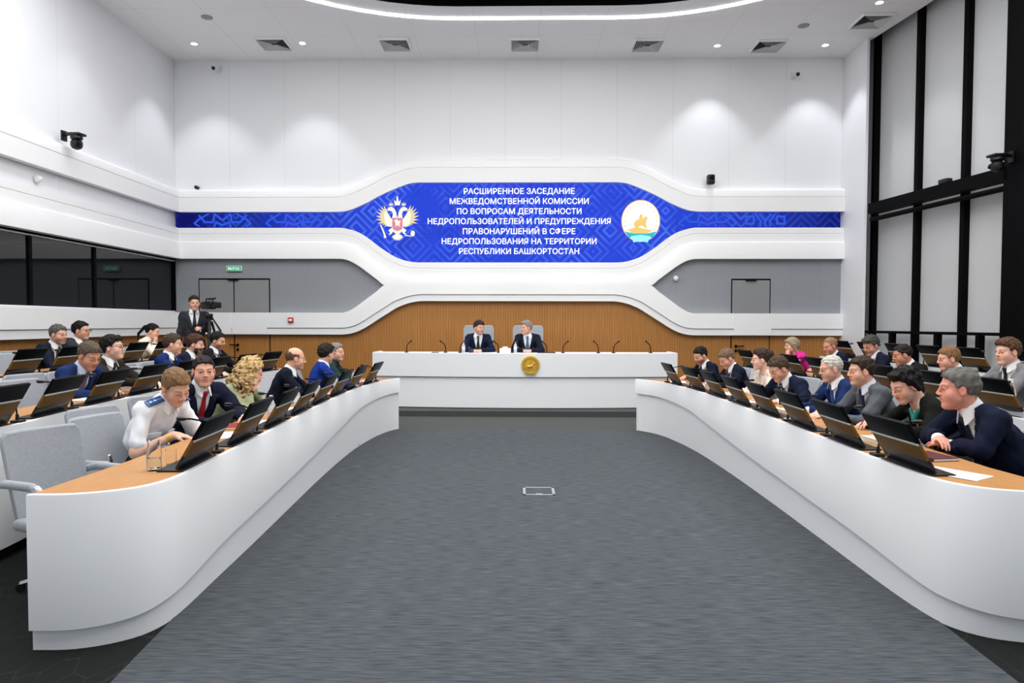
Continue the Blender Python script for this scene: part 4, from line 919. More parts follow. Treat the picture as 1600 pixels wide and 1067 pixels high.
    d = sminf(d, elld(axx, hyy, hz, A(.032, .0705, .006), (.015, .0130, .013)), .008)
    d = sminf(d, capd(hx, hyy, hz, A(0, .084, .018), A(0, .1035, -.020), .0068, .0096), .011)
    d = sminf(d, elld(axx, hyy, hz, A(.0125, .094, -.025), (.0085, .011, .008)), .008)
    d = sminf(d, elld(hx, hyy, hz, A(0, .074, -.054), (.026, .018, .018)), .014)
    d = sminf(d, capd(axx, hyy, hz, A(0, .0905, -.0470), A(.020, .082, -.0505), .0058, .004), .004)
    d = sminf(d, capd(axx, hyy, hz, A(0, .0890, -.0600), A(.017, .082, -.0575), .0068, .0045), .004)
    d = sminf(d, elld(axx, hyy, hz, A(.077, -.008, -.004), (.010, .020, .032), Ry(-.18)), .008)
    d = smaxf(d, -elld(axx, hyy, hz, A(.090, -.004, .0), (.008, .011, .019)), .006)
    v.F[q] = sminf(v.F[q], d*hs, .02)
    v.cap(C+HS @ A(0, -.024, -.050), N-up*.03, .056*fs, .062*fs, .028)
    if belly: v.ell(C+HR @ A(0, .030, -.098), (.036, .040, .022), .025)
    for s in (1, -1): hand(v, wrist[s], hd[s][0], hd[s][1], hd[s][2], s, .92 if fem else 1.)
    tone = np.array(lin(skin)); tone = tone*1.0+.10*tone.mean(); hcol = np.array(lin(hair[1])); bcol = np.minimum(hcol*.6, tone*.45) if brow is None else np.array(lin(brow))
    def skincol(V):
        qh = (V-C) @ HR/hs; x, y, z = np.abs(qh[:, 0]), qh[:, 1], qh[:, 2]; c = np.repeat(tone[None], len(V), 0)
        def mixin(m, col): nonlocal c; m = np.clip(m, 0, 1)[:, None]; c = c*(1-m)+np.array(col)[None]*m
        near = (np.abs(qh).max(1) < .15)
        red = tone*np.array([1.02, .80, .78])
        mixin(near*.55*np.exp(-((x-.042)**2+(z+.02)**2)/.0006)*(y > .02), red); mixin(near*.6*((x > .072) & (z < .04) & (y < .03)), red); mixin(near*.5*np.exp(-(x**2+(z+.024)**2)/.0002)*(y > .08), red)
        if beard:
            bm = ss(-.030, -.045, z+.25*np.maximum(0, .055-x)*0)*ss(.0, .02, y)*(x < .09)*(z > -.135); bm = np.maximum(bm, ss(.010, .004, np.abs(z+.040))*ss(.034, .026, x)*(y > .06))
            mixin(near*bm*beard[1], lin(beard[0]))
        mixin(near*ss(.0105, .006, np.abs(z+.0535+.004*(x/.02)**2*-1))*ss(.027, .019, x)*ss(.066, .074, y), tone*np.array([.86, .56, .54]) if not fem else np.array([.48, .13, .12]))
        mixin(near*.8*ss(.0022, .0008, np.abs(z+.0535))*ss(.024, .018, x)*(y > .071), tone*.35)
        el = ((x-.032)/.0145)**2+((z-.006)/.0068)**2; lid = ss(12., 24., pitch)
        mixin(near*ss(1.1, .6, el)*(y > .06)*(1-.75*lid), (.30, .25, .22)); mixin(near*ss(.0075, .0055, np.hypot(x-.032, (z-.0065)))*(y > .06)*(1-.5*lid), (.035, .025, .02))
        mixin(near*.45*ss(.0034, .0012, np.abs(z-.0125+8.*(x-.032)**2+.009*lid))*ss(.019, .015, np.abs(x-.032))*(y > .055), tone*.18)
        mixin(near*.62*ss(.0060, .0026, np.abs(z-.029+6.*(x-.03)**2))*ss(.020, .013, np.abs(x-.031))*(y > .058), bcol)
        return c
    root = netmesh('person', v, M_skin, None, skincol, 1)
    root.location = (base[0], base[1], z0); root.rotation_euler = (0, 0, rz); root.scale = (scale,)*3
    tag(root, label, 'person', group)
    # ---------------- clothes
    hc = max(.0075, vox*1.15); pts = np.array([N, H0]+list(sh.values())+list(wrist.values())+list(elbow.values()))
    lo = pts.min(0)-.15; hi = pts.max(0)+.15; lo[2] = H0[2]-.12-(.18 if stand else 0); hi[2] = max(hi[2], N[2]+.10)
    lo[1] = min(lo[1], -.24); lo[0] = min(lo[0], -.27); hi[0] = max(hi[0], .27)
    T = Vol(lo, hi, hc); Rl = np.stack([sx, fw, up], 1); wf = (.93 if fem else 1.)*widen
    def P(u, vv, w_): return H0+sx*u+up*vv+fw*w_
    T.ell(P(0, .00, -.005), (.178*wf, .128, .15), .04, Rl); T.ell(P(0, .18, .004+belly*.6), (.152*wf+belly*.7, .108+belly, .17), .06, Rl); T.ell(P(0, .36, .004), (.168*wf, .112, .155), .06, Rl)
    T.cap(P(-shw*.95, .470, -.008), P(shw*.95, .470, -.008), .058, .058, .05); T.cap(P(0, .43, -.02), P(0, .525, -.012), .085, .066, .05)
    for s in (1, -1): T.cap(P(s*.05, .520, -.014), P(s*shw*.98, .492, -.010), .050, .050, .035)
    if fem: T.ell(P(-.066, .345, .088), (.058, .056, .058), .04, Rl); T.ell(P(.066, .345, .088), (.058, .056, .058), .04, Rl)
    if stand: T.ell(P(0, -.10, 0), (.172, .125, .17), .05, Rl)
    TF = T.F.copy(); gx, gy, gz = T.grid((slice(None),)*3); rx, ry, rzz = gx-H0[0], gy-H0[1], gz-H0[2]
    u_ = np.abs(rx)+0*ry+0*rzz; v_ = rx*0+ry*up[1]+rzz*up[2]; w_ = rx*0+ry*fw[1]+rzz*fw[2]
    jacket = outfit in ('suit', 'ladyjacket')
    vb, vt, wt_ = (.17, .525, .085) if outfit == 'suit' else (.24, .52, .075)
    wv = np.clip((v_-vb)/(vt-vb), 0, 1)*wt_
    def new(F): n = Vol.__new__(Vol); n.lo, n.h, n.ax, n.F = T.lo, T.h, T.ax, F.astype(f4); return n
    # shirt
    S = new(np.where(v_ > (.08 if jacket else -.06), TF+(.010 if jacket else -.002), 1.))
    if outfit in ('suit', 'uniform', 'shirtdark'):
        S.cap(N-up*.03, N+nd*.030, .070, .0605, .012)
    if outfit == 'uniform':
        for s in (1, -1): m_ = elbow[s]*.74+sh[s]*.26; S.cap(sh[s]-sx*s*.015, m_, .059, .055, .025); S.cap(m_, m_+(elbow[s]-sh[s])*.02, .058, .060, .004)
    elif not jacket:
        for s in (1, -1): S.cap(sh[s]-sx*s*.02, elbow[s], .066, .054, .03); S.cap(elbow[s], wrist[s]*.93+elbow[s]*.07, .054, .036, .02)
    else:
        for s in (1, -1):
            ax_ = unit(wrist[s]-elbow[s]); S.cap(sh[s], elbow[s], .042, .034, .02); S.cap(elbow[s], wrist[s]-ax_*.03, .032, .026, .012); S.cap(wrist[s]-ax_*.045, wrist[s]-ax_*.003, .0345, .0345, .004)
    fold = wob(gx, gy, gz, seed, .13, .0045)+wob(gx, gy, gz*.6, seed+7, .055, .0024)
    S.F = (S.F+(fold if not jacket else fold*.3)).astype(f4); 
    sc_hex = shirt if jacket else col
    netmesh('shirt' if outfit != 'blouse' else 'blouse', S, cloth(sc_hex), root, None, 1)
    if jacket:
        F = TF-.006; J = new(F)
        for s in (1, -1):
            ax_ = unit(wrist[s]-elbow[s]); J.cap(sh[s]-sx*s*.010, elbow[s], .0635*wf, .052*wf, .022); J.cap(elbow[s], wrist[s]-ax_*.022, .053*wf, .039, .012)
        J.F = (J.F+fold).astype(f4)
        lap = ss(.0, .003, u_-wv)*ss(.004, .0, u_-wv-.066*np.clip((v_-vb)/.22, 0.12, 1))*(w_ > .01)*(v_ > vb-.02)*(v_ < .50)
        J.F = (J.F-.011*lap).astype(f4)
        cut = np.maximum(np.maximum(u_-wv, .01-w_), np.maximum(vb-v_, v_-.60)); J.F = smaxf(J.F, -cut, .003).astype(f4)
        J.cap(N+up*.004, N+nd*.12, .074, .085, .004, True)
        J.F = np.where(v_ < -.10-(.14 if stand else 0), 1., J.F).astype(f4)
        netmesh('jacket', J, cloth(col), root, None, 1)
        def surf(uu, vv):                           # front surface of the jacket along the chest's forward axis
            ws = np.arange(.22, .0, -.004); p = H0[None]+sx[None]*uu+up[None]*vv+fw[None]*ws[:, None]; g = (p-T.lo)/T.h; i0 = np.clip(np.floor(g).astype(int), 0, np.array(J.F.shape)-2); f0 = np.clip(g-i0, 0, 1)
            val = 0
            for c in E8: val = val+J.F[tuple((i0+c).T)]*np.prod(np.where(c, f0, 1-f0), 1)
            ok = np.where(val < 0)[0]
            return ws[ok[0]] if len(ok) else None
        m = MB(); top_ = .495 if outfit == 'suit' else .47
        for s in (1, -1):
            rr = []
            for q in range(15):
                vv = vb+.01+(top_-vb)*q/14; base_w = max(0., (vv-vb)/(vt-vb))*wt_; f_ = q/14
                wid = .012+.060*min(1, f_/.72) if f_ < .74 else (.048 if f_ < .80 else .058-.03*(f_-.8)/.2)
                a0 = surf(s*(base_w+.010), vv); a1 = surf(s*(base_w+wid*.55), vv); a2 = surf(s*(base_w+wid), vv)
                if a2 is None: continue
                a1 = a1 if a1 is not None else a2; a0 = a0 if a0 is not None else a1
                rr.append([P(s*(base_w-.001), vv, a0+.001), P(s*(base_w+.004), vv, a0+.007), P(s*(base_w+wid*.55), vv, a1+.008), P(s*(base_w+wid), vv, a2+.006), P(s*(base_w+wid+.001), vv, a2-.002)])
            if len(rr) > 3: m.loft(rr, False, False)
        if m.f: m.build('lapel', cloth(col), root)
    def tsurf(vv, F=TF):
        ws = np.arange(.26, .0, -.003); p = H0[None]+up[None]*vv+fw[None]*ws[:, None]; g = (p-T.lo)/T.h; i0 = np.clip(np.floor(g).astype(int), 0, np.array(F.shape)-2); f0 = np.clip(g-i0, 0, 1)
        val = 0
        for c in E8: val = val+F[tuple((i0+c).T)]*np.prod(np.where(c, f0, 1-f0), 1)
        ok = np.where(val < 0)[0]; return ws[ok[0]] if len(ok) else .06
    if outfit in ('suit', 'uniform', 'shirtdark'):
        ca, cb = N+nd*.052, N+nd*.012; m = MB(); rr = []
        for q in range(-10, 11):
            a = PI*.90*q/10; f_ = ss(.45, 1., abs(q)/10); dr = sx*math.sin(a)-fw*math.cos(a)
            dr2 = unit(dr-fw*.0)
            t0 = ca+dr2*.0615-nd*.016*f_; t1 = cb+dr2*(.0765+.004*f_)-nd*(.010+.030*f_)+fw*.012*f_+sx*math.copysign(.016*ss(.75, 1., abs(q)/10), q)
            rr.append([t0-dr2*.003, t0+dr2*.001+nd*.002, t0+dr2*.005, t1+dr2*.004, t1, t1-dr2*.004])
        m.loft(rr, True, True); m.build('collar', cloth(shirt if jacket else (col if outfit == 'uniform' else '1d3030')), root)
    if tie and outfit == 'suit':
        m = MB(); rr = []; k0 = cb+fw*.078-nd*.004; k1 = k0-up*.034+fw*.010; v1 = float((k1-H0)@up); path = [(k0, .017), (k0-up*.004, .021), (k1, .0135)]
        for q in range(12):
            f_ = q/11; vv = (v1-.018)*(1-f_)+.14*f_; p_ = P(0, vv, tsurf(vv)+.006)
            if q < 3: p_ = p_+fw*max(0, (float((k1-p_)@fw))*(1-q/3.)*.6)
            path.append((p_, .014+.024*min(1, f_/.65)))
        for p_, wdt in path:
            rr.append([p_-sx*wdt-fw*.010, p_-sx*wdt, p_-sx*wdt*.5+fw*.006, p_+sx*wdt*.5+fw*.006, p_+sx*wdt, p_+sx*wdt-fw*.010])
        m.loft(rr, True, True); m.build('tie', mat('tie_'+tie, tie, .5, spec=.4), root)
    if outfit == 'ladyjacket' and tie:
        ch = Vol(P(-.12, .36, .0)-.03, P(.12, .56, .12)+.06, .006); 
        ch.cap(P(-.05, .50, .055), P(.0, .44, .105), .020, .022, .01); ch.cap(P(.05, .50, .055), P(.0, .44, .105), .020, .022, .01); ch.cap(P(0, .44, .105), P(.02, .36, .125), .022, .03, .01)
        netmesh('scarf', ch, mat('scarf_'+tie, tie, .6, noise=.5, nscale=45.), root)
    # ---------------- hair
    st = hair[0]; hv = Vol(C-.24, C+.24, max(.0055, vox*.85)); X, Y, Z = hv.grid((slice(None),)*3); X, Y, Z = X-C[0], Y-C[1], Z-C[2]
    a_ = HRT[0, 0]*X+HRT[0, 1]*Y+HRT[0, 2]*Z; b_ = HRT[1, 0]*X+HRT[1, 1]*Y+HRT[1, 2]*Z; c_ = HRT[2, 0]*X+HRT[2, 1]*Y+HRT[2, 2]*Z
    thick = {'short': .011, 'crop': .006, 'full': .017, 'bald': .003, 'thin': .006, 'side': .014, 'bob': .020, 'updo': .012, 'pony': .007, 'curly': .02, 'wavy': .015}[st]
    d = elld(a_, b_, c_, A(0, -.016, .034), (.074+thick*.75, .094+thick, .086+thick*1.15))
    if st in ('full', 'side'): d = sminf(d, elld(a_, b_, c_, A(.012 if st == 'side' else 0, .045, .092), (.050, .038, .026)), .02)
    hl = {'thin': .012, 'bald': .03}.get(st, 0.) - (.006 if st in ('full', 'wavy') else 0)
    zt = np.interp(b_, [-.12, -.07, -.04, -.005, .022, .036, .062, .085, .12], [-.075, -.07, -.02, .024, .012, .046, .072+hl, .082+hl, .09]).astype(f4)
    if st in ('bob', 'curly'): zt = np.interp(b_, [-.12, -.04, .01, .035, .06, .085, .12], [-.10, -.10, -.085, .0, .052, .068, .075]).astype(f4)
    d = smaxf(d, zt-c_, .010)
    if st == 'bald': d = smaxf(d, np.minimum(c_-.052-.9*np.clip(-.05-b_, 0, .2), 1), .012); d = smaxf(d, b_-.022, .01)
    if st in ('short', 'full', 'side', 'crop'): d = d-.006*ss(.03, .075, b_)*ss(.05, .09, c_)
    strand = np.sin(a_*260+b_*70+seed)*.0016+np.sin(b_*150-a_*90+c_*60)*.0014
    d = d+strand+wob(a_, b_, c_, seed+50, .035, .0035 if st not in ('curly', 'wavy') else .006)
    hv.F = (d*hs).astype(f4)
    rng = np.random.RandomState(seed); W2 = lambda p: C+HS @ np.array(p)
    if st == 'curly':
        for _ in range(460):
            t = rng.uniform(-1, 1)*PI; zz = rng.uniform(-.22, .135); r0 = .108+.040*ss(.05, -.10, zz); 
            p = np.array([r0*math.sin(t), -r0*math.cos(t)*1.02-.012, zz])
            if zz > .06: p[:2] *= max(.25, 1-(zz-.06)/.09)
            if p[1] > .030 and zz < .075 and abs(p[0]) < .078: continue
            if p[1] > .055 and zz < .06: continue
            q1 = W2(p); q2 = W2(p+rng.normal(size=3)*.017); rr = rng.uniform(.008, .015); hv.cap(q1, q2, rr, rr*.8, .007)
    if st == 'pony':
        hv.ell(W2((0, -.115, .045)), (.032, .03, .032), .012); hv.cap(W2((0, -.13, .035)), W2((-.01, -.19, -.08)), .026, .020, .01); hv.cap(W2((-.01, -.19, -.08)), W2((-.01, -.17, -.19)), .020, .008, .01)
    if st == 'updo': hv.ell(W2((0, -.105, .05)), (.055, .04, .055), .02); hv.ell(W2((0, .03, .10)), (.055, .045, .028), .02)
    if st == 'bob':
        for s in (1, -1): hv.cap(W2((s*.082, -.02, .03)), W2((s*.080, -.035, -.075)), .024, .018, .02)
        hv.cap(W2((0, -.10, .03)), W2((0, -.095, -.075)), .04, .03, .03); hv.cap(W2((-.05, .062, .075)), W2((.05, .068, .082)), .018, .018, .02)
    if st == 'wavy':
        for s in (1, -1): hv.cap(W2((s*.08, .0, .05)), W2((s*.083, -.03, -.03)), .022, .02, .015)
        hv.cap(W2((0, -.10, .04)), W2((0, -.085, -.075)), .035, .03, .02); hv.ell(W2((0, .05, .098)), (.06, .04, .024), .02)
    netmesh('hair', hv, hairm(hair[1]), root, None, 1)
    if beard and beard[1] > .75:
        bv = Vol(C-.16, C+.16, max(.006, vox*.85)); d = elld(a_[:1, :1, :1], b_[:1, :1, :1], c_[:1, :1, :1], A(0, 0, 0), (1, 1, 1))
        X, Y, Z = bv.grid((slice(None),)*3); X, Y, Z = X-C[0], Y-C[1], Z-C[2]
        a2 = HRT[0, 0]*X+HRT[0, 1]*Y+HRT[0, 2]*Z; b2 = HRT[1, 0]*X+HRT[1, 1]*Y+HRT[1, 2]*Z; c2 = HRT[2, 0]*X+HRT[2, 1]*Y+HRT[2, 2]*Z
        d = elld(a2, b2, c2, A(0, .030, -.055), (.062, .066, .070)); d = smaxf(d, c2+.038+.0*b2, .01); d = smaxf(d, .0-b2, .02); d = smaxf(d, -elld(a2, b2, c2, A(0, .09, -.053), (.024, .03, .010)), .004)
        bv.F = (d*hs+wob(a2, b2, c2, seed+9, .03, .002)).astype(f4); netmesh('beard', bv, hairm(beard[0]), root)
    # ---------------- trousers, shoes
    if not stand:
        key = 'sit'
        if key not in TROU:
            t = Vol((-.3, -.2, .02), (.3, .62, .72), .014)
            t.ell((0, 0, .55), (.175, .13, .12), .03)
            for s in (1, -1): t.cap((s*.09, .0, .535), (s*.11, .43, .525), .088, .064, .03); t.cap((s*.11, .43, .525), (s*.11, .40, .07), .062, .046, .02)
            o = netmesh('trousers', t, cloth('1d2027')); TROU[key] = o.data; bpy.data.objects.remove(o)
            t = Vol((-.06, -.1, -.01), (.06, .22, .12), .008); t.ell((0, .05, .025), (.042, .135, .036), .02); t.ell((0, -.03, .055), (.040, .05, .045), .02)
            t.F = np.maximum(t.F, .002-t.grid((slice(None),)*3)[2]).astype(f4); o = netmesh('shoe', t, mat('black_leather', '14130f', .35)); TROU['shoe'] = o.data; bpy.data.objects.remove(o)
        o = bpy.data.objects.new('trousers', TROU[key]); COL.objects.link(o); o.parent = root; o.material_slots[0].link = 'OBJECT'
        o.material_slots[0].material = cloth(col if jacket and outfit == 'suit' else '24262c')
        sp = [(.11, .42, 0), (-.11, .42, 0)]
    else:
        t = Vol((-.3, -.22, .02), (.3, .25, 1.12), .012); t.ell((0, 0, .96), (.165, .12, .14), .03)
        for s in (1, -1): t.cap((s*.085, .0, .92), (s*.10, .02, .50), .085, .062, .03); t.cap((s*.10, .02, .50), (s*.11, -.01, .07), .062, .048, .02)
        netmesh('trousers', t, cloth(col), root); sp = [(.11, .0, 0), (-.11, .0, 0)]
    for p_ in sp:
        o = bpy.data.objects.new('shoe', TROU['shoe']); COL.objects.link(o); o.parent = root; o.location = p_
    if glasses:
        m = MB()
        for s in (1, -1):
            m.tube([W2((s*.034+.025*math.cos(a), .102-.10*abs(.025*math.cos(a)*s+.0)*(1 if math.cos(a)*s > 0 else .2), .006+.019*math.sin(a))) for a in [2*PI*k/14 for k in range(15)]], .0024, 6)
            m.tube([W2((s*.059, .094, .010)), W2((s*.079, .06, .012)), W2((s*.084, .0, .012))], .0024, 6)
        m.tube([W2((-.010, .106, .010)), W2((0, .110, .012)), W2((.010, .106, .010))], .0024, 6); m.build('glasses', M_bplastic, root)
    if extras: extras(root, dict(C=C, HR=HR, N=N, sh=sh, up=up, fw=fw, elbow=elbow, wrist=wrist, P=P, TF=TF, hd=hd))
    if seat:
        cp = base+Rw @ np.array([0, -.0, 0]); chair(cp[0], cp[1], z0, face, chair_label or 'grey chair under the '+' '.join(label.split(',')[0].split()[:11]), high=(seat == 'high'))
    return root
# ================================================================== the people in the hall
def uniform(root, k):
    P, up, fw, sh = k['P'], k['up'], k['fw'], k['sh']
    for s in (1, -1):
        a = Vector(sh[s]*.35+k['N']*.65+up*.025); b_ = Vector(sh[s]+up*.070); c = (b_-a).normalized(); t = Vector(fw); n = c.cross(t).normalized()
        if n.z < 0: n = -n
        b_ = Vector(sh[s]+up*.058); a = Vector(k['N']*.55+sh[s]*.45+up*.052-fw*.004)
        c = (b_-a).normalized(); t = (Vector(fw)-c*c.dot(Vector(fw))).normalized(); n = c.cross(t); n = n if n.z > 0 else -n
        M = Matrix(((c.x, t.x, n.x, (a.x+b_.x)/2), (c.y, t.y, n.y, (a.y+b_.y)/2), (c.z, t.z, n.z, (a.z+b_.z)/2), (0, 0, 0, 1)))
        m = MB(); m.rbox(-.066, .066, -.027, .027, .008, .019, .004, M=M); ep = m.build('epaulette', mat('uniform_blue', '123f7c', .6), root)
        m = MB()
        for q, (x, y) in enumerate(((.035, 0), (.0, 0))):
            m.add([M @ Vector((x+(.011 if i % 2 == 0 else .005)*math.cos(PI*i/5), y+(.011 if i % 2 == 0 else .005)*math.sin(PI*i/5), .0205)) for i in range(10)], [tuple(range(10))])
        m.build('star', mat('star_silver', 'dfe6ea', .4), ep)
        m = MB(); m.box(.062, .066, -.026, .026, .018, .0205, 0, M); m.box(-.066, .060, -.002, .002, .018, .0198, 0, M); m.build('piping', mat('piping_pale', '8fb6d8', .6), ep)
    for s in (1, -1):       # breast pockets, placket, collar wings
        m = MB(); m.rbox(-.052, .052, -.006, .004, -.024, .016, .003, M=Matrix.Translation(Vector(P(s*.082, .345, .112))) @ Matrix.Rotation(-s*.35, 4, 'Z') @ Matrix.Rotation(-.35, 4, 'X')); m.build('pocket_flap', cloth('f4f5f8'), root)
    w_ = k['wrist'][1]; e = k['elbow'][1]; ax_ = Vector(w_-e).normalized(); p = Vector(w_)-ax_*.035
    m = MB(); m.tube([p-ax_*.012, p+ax_*.012], .0325, 16); m.build('wristwatch', M_gold, root)
def pen(hand_side, colr):
    def f(root, k):
        w_ = Vector(k['wrist'][hand_side]); d, n, _ = k['hd'][hand_side]; d = Vector(d).normalized(); p = w_+d*.10+Vector((0, 0, .0))
        m = MB(); m.tube([p+Vector((0, .02, -.03)), p+Vector((-.01*hand_side, -.04, .07))], .0045, 8); m.build('pen', mat('pen_'+colr, colr, .3), root)
    return f
def earrings(root, k):
    m = MB()
    for s in (1, -1): m.lathe([(0, -.010), (.004, -.006), (.004, .002), (0, .005)], 10, tuple(k['C']+k['HR'] @ np.array([s*.082, -.008, -.042])))
    m.build('earrings', mat('pearl', 'e9e4d8', .2), root)
NAVY, BLUE, BRIGHT, GREYS, BLK = '161c2e', '1d3a7e', '1d41a0', '5c6068', '121316'
# ---- left front desk
person('light-haired man in white short-sleeved uniform shirt with blue epaulettes, writing', -2.50, 4.95, 0, -14, -30, pz=1.125, pitch=34, roll=6, hair=('short', '8a6a48'), skin='e0ac92', outfit='uniform', col='f1f2f6', tie=None,
       arms=(('desk', .0, .05), ('desk', -.04, .0)), vox=.005, scale=1.05, extras=uniform, edge=.40, brow='7a5c40')
person('stout dark-haired man in navy suit with red tie facing the camera', -2.66, 5.74, 0, -25, -58, pz=1.185, pitch=4, hair=('crop', '2b2320'), skin='d99f84', col='151a2e', tie='a81f2c', arms=(('flat', .0, .06), ('desk', .06, .10)), vox=.005, belly=.035, widen=1.2, scale=1.04, edge=.44)
person('woman with long curly blonde hair in sage green jacket, hand on cheek', -2.56, 6.52, 0, -8, 18, pz=1.12, pitch=14, fem=True, hair=('curly', 'd3b27c'), skin='e2b096', outfit='ladyjacket', col='9ba07e', shirt='2a2a2a', tie=None, arms=(('flat', .02, .02), 'cheek'), vox=.0055, scale=1.04, edge=.40)
person('bald man in dark navy suit and black tie on the left side', -2.52, 7.72, 0, 10, 28, pz=1.19, pitch=8, hair=('bald', '6a5240'), skin='dca58a', col='101424', tie='15171f', arms=(('flat', .0, .05), ('clasp', .0, .02)), vox=.006, scale=1.02, edge=.40)
person('dark-haired man in bright blue suit leaning to look at the rostrum', -2.45, 8.72, 0, 25, 58, pz=1.2, pitch=8, hair=('full', '2c211c'), skin='dca78c', col='183588', tie='20253c', arms=(('flat', .0, .05), ('clasp', .05, .02)), vox=.007, edge=.38)
person('grey-haired man in dark green shirt at the far end of the left desk', -2.50, 9.42, 0, 5, -18, pz=1.19, pitch=0, hair=('short', '8f8983'), skin='dca68c', outfit='shirtdark', col='23393a', tie=None, arms=('clasp', 'clasp'), vox=.007, edge=.38)
# ---- left second row
person('greying man in blue suit and patterned tie reading in the second row', -4.12, 6.50, .14, -10, -20, pz=1.275, pitch=26, hair=('short', '5f5245'), skin='c98f72', col='1a2d5a', shirt='cfdcf2', tie='6d5f82', arms=(('flat', .0, .02), ('flat', .0, .02)), vox=.0055, scale=1.04, edge=.42)
person('black-haired man with glasses in dark brown suit, second row', -4.22, 7.05, .14, -5, 8, pz=1.335, pitch=-4, hair=('full', '17130f'), skin='e3b49c', col='2b2620', tie='2a2522', arms=(('desk', .0, .08, .03), ('clasp', .02, .06, .05)), vox=.006, glasses=True, belly=.02, edge=.44)
person('man in royal blue suit looking right, first of three in second row', -4.25, 8.36, .14, 5, 18, pz=1.33, pitch=4, hair=('short', '4a3a2e'), skin='dba88c', col='172a60', tie='20294a', arms=('flat', 'flat'), vox=.0065, edge=.44)
person('brown-haired bearded man in dark blue suit with fist at mouth', -4.22, 8.88, .14, 0, 10, pz=1.315, pitch=10, hair=('full', '4a2f22'), skin='dfae95', col='161b30', tie='2b2f40', beard=('3a251b', .9), arms=(('flat', 0, .02), 'chin'), vox=.0065, edge=.44)
person('dark-haired man with moustache in black suit, third of three in second row', -4.25, 9.62, .14, -5, -4, pz=1.34, pitch=12, hair=('short', '1c1714'), skin='cf9a7c', col='17181d', tie='4b5a72', beard=('2a211c', .5), arms=('flat', 'flat'), vox=.0065, edge=.44)
# ---- left rear row
person('grey-haired bearded man in navy suit in the rear row at left', -5.9, 8.68, .28, -5, -8, pz=1.44, pitch=6, hair=('short', '5d5a57'), skin='d59f85', col='181d2d', tie='2c3040', beard=('77706a', .55), arms=('flat', 'flat'), vox=.0065, edge=.5)
person('black-haired man with dark glasses in charcoal suit in the rear row', -5.9, 9.14, .28, 0, 4, pz=1.485, pitch=2, hair=('short', '14110f'), skin='d5a082', col='31343a', tie='22252d', glasses=True, arms=('flat', 'flat'), vox=.0065, edge=.5)
person('woman with black ponytail in cream blouse resting chin on hand', -5.85, 10.86, .28, 5, 12, pz=1.455, pitch=14, fem=True, hair=('pony', '121013'), skin='dfac92', outfit='blouse', col='e6e0d2', tie=None, arms=(('flat', 0, .0), 'chin'), vox=.0065, edge=.46)
# ---- rostrum
person('dark-haired chairman in navy suit seated left at the rostrum', -.71, 12.76, .30, -88, -52, pz=1.515, pitch=6, hair=('full', '3a2b23'), skin='d9a389', col='141b33', tie='161a26', beard=('7a5f50', .35), arms=(('clasp', .0, -.02), ('clasp', .0, .02)), vox=.006, edge=.36, seat='high', chair_label='high backed grey chair of the left chairman', scale=1.02)
person('grey-haired chairman in dark navy suit and blue tie, right at the rostrum', .17, 12.76, .30, -92, -146, pz=1.515, pitch=4, hair=('side', '8e8880'), skin='d9a085', col='171b28', tie='3f5d86', arms=(('clasp', .0, .0), ('clasp', .0, .02)), vox=.006, edge=.36, seat='high', chair_label='high backed grey chair of the right chairman', scale=1.02)
# ---- right front desk
person('black-haired man with short beard in navy suit, farthest at the right desk', 2.68, 10.02, 0, 196, 204, pz=1.13, pitch=24, hair=('short', '1a1614'), skin='d29a7d', col='12172a', tie='2a2d38', beard=('2a1f1a', .6), arms=(('flat', 0, .04), ('desk', 0, .06, .03)), vox=.006, edge=.34)
person('light brown-haired man in navy suit reading beside the bearded man', 2.78, 9.10, 0, 186, 196, pz=1.135, pitch=32, hair=('short', '7a6350'), skin='d9a48a', col='12182b', tie='252a3a', arms=(('flat', 0, .06), ('flat', 0, .06)), vox=.006, edge=.36)
person('woman with pinned dark hair in cream jacket at the right desk', 2.92, 8.22, 0, 186, 168, pz=1.17, pitch=6, fem=True, hair=('updo', '3a2a22'), skin='e2b39c', outfit='ladyjacket', col='d9cdbb', shirt='efe9df', tie=None, arms=('flat', 'flat'), vox=.006, edge=.42)
person('brown-haired man in navy suit leaning low over the right desk', 2.78, 7.30, 0, 196, 196, pz=1.12, pitch=30, hair=('short', '4d3b2e'), skin='d9a388', col='141b33', tie='3a3038', arms=(('flat', .02, .05), ('flat', .02, .08)), vox=.0055, edge=.34, widen=1.06, scale=1.03)
person('old man with thin white hair in blue suit partly hidden by grey suit', 3.02, 6.62, 0, 184, 180, pz=1.165, pitch=12, hair=('thin', 'cfcac0'), skin='dba58b', col='1a2c58', tie='39558f', arms=('flat', 'flat'), vox=.006, edge=.44)
person('dark-haired man in grey suit with dark tie at the right desk', 3.05, 6.10, 0, 180, 176, pz=1.18, pitch=6, hair=('short', '35281f'), skin='dba58b', col='575a60', shirt='dfe3ee', tie='23243a', arms=(('flat', 0, .04), ('flat', 0, .04)), vox=.005, edge=.44, belly=.03, widen=1.08, scale=1.02)
person('woman with short black hair in black jacket and green scarf, writing', 2.98, 5.28, 0, 176, 186, pz=1.115, pitch=26, fem=True, hair=('wavy', '120f10'), skin='e0ac94', outfit='ladyjacket', col='14140f', shirt='ece8e2', tie='1f8a78', arms=(('flat', .0, .04), ('desk', .0, .10, .03)), vox=.005, edge=.42, scale=1.06, extras=lambda r, k: (earrings(r, k), pen(1, 'a83244')(r, k)))
person('heavy grey-haired man in navy suit with folded arms, nearest on the right', 2.93, 4.58, 0, 176, 160, pz=1.085, pitch=4, hair=('short', '6f6c66'), skin='d9947e', col='10152a', tie='20242f', arms=(('fold', .0, .03, .0), ('fold', .0, .05, .028)), vox=.005, edge=.40, belly=.04, widen=1.12, scale=1.08)
